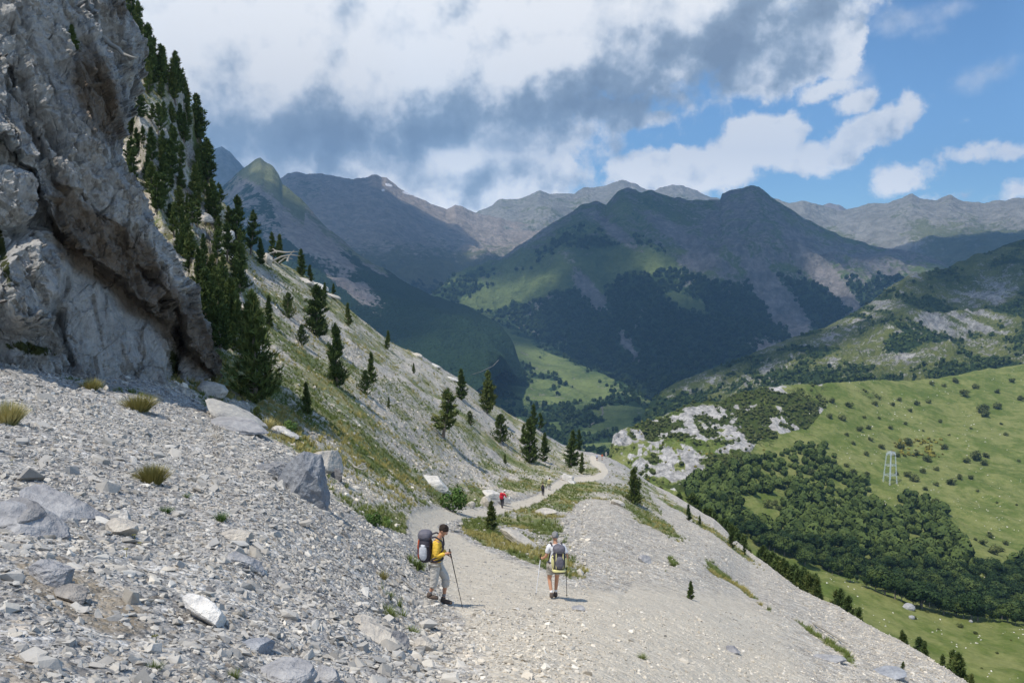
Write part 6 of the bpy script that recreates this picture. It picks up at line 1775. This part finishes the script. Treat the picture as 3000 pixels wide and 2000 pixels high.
for j in range(7):
    x_ = -Wt + 2 * Wt * j / 6
    b.tube([(x_, -Wt * .7, Hh), (x_, Wt * .7, Hh + 3.2 * sp)], [.2 * sp] * 2, 4); b.tube([(x_, -Wt * .7, Hh + 3.2 * sp), (min(x_ + Wt / 3, Wt), -Wt * .7, Hh)], [.2 * sp] * 2, 4)
b.obj('cross_arm', M_steel, py, False)
for sx_ in (-1, 0, 1):
    b = Buf(); x_ = sx_ * Wt * 1.65
    for q in range(5): b.tube([(x_, 0, Hh - q * 1.0 * sp), (x_, 0, Hh - (q + .6) * 1.0 * sp)], [.55 * sp] * 2, 6)
    b.obj('insulator', M_steel, py, False)
# ------------------------------------------------------------------ cloud sheet added overhead, out of view, its cover shaped to shade the mountains
BV = [bvh_near, bvh_cliff] + LBV
CZ = 3300.0
gx = np.arange(-9000, 7000, 110.0); gy = np.arange(600, 8650, 110.0)
den = np.zeros((len(gy), len(gx)))
dn = Vector(-SUN)


def shade_want(u, v, Y):
    s = 0.0
    if Y > 4300: s = 1.0
    if 1000 < Y: 
        pass
    return s


hits = np.full((len(gy), len(gx), 3), np.nan)
for j, yy in enumerate(gy):
    for i, xx in enumerate(gx):
        o_ = Vector((xx, yy, CZ)); best = None
        for b in BV:
            h = b.ray_cast(o_, dn)
            if h[0] is not None and (best is None or h[3] < best[1]): best = (h[0], h[3])
        if best: hits[j, i] = best[0]
hu, hv = proj(hits); hY = hits[..., 1]
valid = ~np.isnan(hY)
hu, hv, hY = np.nan_to_num(hu), np.nan_to_num(hv), np.nan_to_num(hY)
nn = fbm2(*np.meshgrid(gx / 900, gy / 900), 4, 501)
# which ground lies in cloud shadow in the photograph
sh = (hY > 2900).astype(float)
sh = sh * 1.0
lit = np.zeros_like(sh)
lit = np.maximum(lit, (hY > 6800) * 1.0 * ((hu > 1080) | ((hu > 860) & (hv < 430 + (hu - 860) * .55))))     # far ranges in the sun
lit = np.maximum(lit, 1.3 * ell(hu, hv, 585, 405, 75, 34, 20) * (hY < 5200) * (hY > 3000))                                 # pale peak
lit = np.maximum(lit, 1.1 * ell(hu, hv, 1190, 668, 210, 30, -17) * (hY < 6000))
lit = np.maximum(lit, 1.3 * ell(hu, hv, 1465, 602, 75, 24, 15) * (hY < 6000))
lit = np.maximum(lit, .8 * ell(hu, hv, 1560, 690, 60, 26, 20) * (hY < 6000))
lit = np.maximum(lit, 1.1 * ell(hu, hv, 1300, 830, 260, 80, 30) * (hY < 4700))
lit = np.maximum(lit, .7 * ell(hu, hv, 1450, 940, 200, 50, 20) * (hY < 4600))
lit = np.maximum(lit, .75 * ell(hu, hv, 1720, 790, 160, 40, 0) * (hY < 5000))
lit = np.maximum(lit, 1.2 * ell(hu, hv, 1130, 560, 170, 16, -25) * (hY > 5800))
n3 = fbm2(*np.meshgrid(gx / 480, gy / 480), 4, 517)
lit = np.maximum(lit, .75 * smooth(n3, .05, .40) * (hY < 5500) * (hY > 2600) * (hv > 600))
sh = np.clip(sh - lit * 1.25, 0, 1)
sh = np.maximum(sh, 1.3 * ell(hu, hv, 2260, 650, 240, 90, -14) * (hY < 2900) * (hY > 1500))
sh = np.maximum(sh, .9 * ell(hu, hv, 1640, 965, 230, 26, -8) * (hY < 2900) * (hY > 1300))
sh = np.maximum(sh, 1.3 * ell(hu, hv, 2000, 1230, 230, 70, 22) * (hY < 900) * (hY > 420))
sh = np.maximum(sh, .8 * smooth(nn, -.1, .35) * (hY > 1900) * (hY < 4700) * (hv > 700))
sh = np.where(valid, sh, np.clip(.5 + nn, 0, 1))
sh = np.where(hY < 420, 0, sh) * np.where((hY < 300) & valid, 0, 1)
for _ in range(1):
    s2 = sh.copy(); s2[1:-1, 1:-1] = (sh[1:-1, 1:-1] * 2 + sh[:-2, 1:-1] + sh[2:, 1:-1] + sh[1:-1, :-2] + sh[1:-1, 2:]) / 6; sh = s2
GX, GY = np.meshgrid(gx, gy)
al = np.clip(sh + .35 * nn * smooth(sh, .02, .3) * smooth(1 - sh, .02, .3), 0, 1)
al[0] = al[-1] = 0; al[:, 0] = al[:, -1] = 0
thick = 60 + 420 * al * (1 + .5 * nn)
top = np.stack([GX, GY, CZ + 30 + thick * .8], -1); bot = np.stack([GX, GY, CZ - thick * .06], -1)
nyx = al.shape
vt = np.vstack([top.reshape(-1, 3), bot.reshape(-1, 3)])
ft = grid_faces(*nyx); fb = grid_faces(*nyx)[:, ::-1] + nyx[0] * nyx[1]
keep = (al.ravel()[grid_faces(*nyx)].max(1) > .02)


def build_shade_cloud(k, pos, bs):
    t = k.t; a_ = k.attr('cover')
    n = k.noise(pos, .0035, 6, .6)
    a2 = k.ss(k.add(a_, k.math('MULTIPLY_ADD', n, .8, -.4)), .12, .85, 0.0, .75)
    tr = k.new('ShaderNodeBsdfTransparent'); df = k.new('ShaderNodeBsdfDiffuse'); df.inputs[0].default_value = (.85, .86, .88, 1)
    mx = k.new('ShaderNodeMixShader'); k.put(mx.inputs[0], a2); k.l.new(tr.outputs[0], mx.inputs[1]); k.l.new(df.outputs[0], mx.inputs[2])
    k.l.new(mx.outputs[0], t.nodes['Material Output'].inputs[0])


M_shade_cloud = material('cloud', build_shade_cloud)
cl = mesh_np('shade_clouds', vt, np.vstack([ft[keep], fb[keep]]), M_shade_cloud, dict(cover=np.concatenate([al.ravel(), al.ravel()])))
cl['kind'] = 'stuff'; cl['label'] = 'unseen cloud layer shaped to shade the mountains'

# ------------------------------------------------------------------ tracks far down in the valley
def track(pts, width, label):
    P_ = []
    for (u, v) in pts:
        h = hit(u, v, 'land')
        if h: P_.append(h[0])
    vts, fcs = [], []
    for i, p in enumerate(P_):
        t_ = (P_[min(i + 1, len(P_) - 1)] - P_[max(i - 1, 0)]).normalized(); s_ = t_.cross(Vector((0, 0, 1))).normalized() * width
        vts += [tuple(p + s_ + Vector((0, 0, 2))), tuple(p - s_ + Vector((0, 0, 2)))]
        if i: fcs.append((2 * i - 2, 2 * i - 1, 2 * i + 1, 2 * i))
    def bt(k, pos, bs): k.put(bs.inputs['Base Color'], k.mix(k.noise(pos, .05, 3), (.12, .115, .10), (.19, .18, .155)))
    o = mesh_np('road', np.array(vts), np.array(fcs), material('valley_track', bt)); o['kind'] = 'structure'; return o
def dense(pts, n=8):
    r = []
    for (a_, b_), (c_, d_) in zip(pts[:-1], pts[1:]): r += [(a_ + (c_ - a_) * i / n, b_ + (d_ - b_) * i / n) for i in range(n)]
    return r + [pts[-1]]
track(dense([(1082, 862), (1105, 855), (1132, 842), (1145, 828)]), 1.2, '')
track(dense([(1352, 980), (1375, 965), (1385, 950), (1382, 935)]), 2.4, '')

# ------------------------------------------------------------------ haze
def haze_box():
    x0, x1, y0, y1, z0, z1 = -16000, 16000, -1200, 14500, -3200, 2300
    v_ = np.array([(x, y, z) for z in (z0, z1) for y in (y0, y1) for x in (x0, x1)], float)
    f_ = np.array([(0, 2, 3, 1), (4, 5, 7, 6), (0, 1, 5, 4), (2, 6, 7, 3), (0, 4, 6, 2), (1, 3, 7, 5)])
    m = bpy.data.materials.new('haze'); m.use_nodes = True; t = m.node_tree; t.nodes.clear()
    pv = t.nodes.new('ShaderNodeVolumePrincipled'); pv.inputs['Color'].default_value = (.30, .58, .96, 1); pv.inputs['Density'].default_value = HAZE_DENSITY
    pv.inputs['Anisotropy'].default_value = .2
    mo = t.nodes.new('ShaderNodeOutputMaterial'); t.links.new(pv.outputs[0], mo.inputs['Volume'])
    o = mesh_np('haze', v_, f_, m, smooth_=False); o['kind'] = 'stuff'
HAZE_DENSITY = 8.0e-5
haze_box()
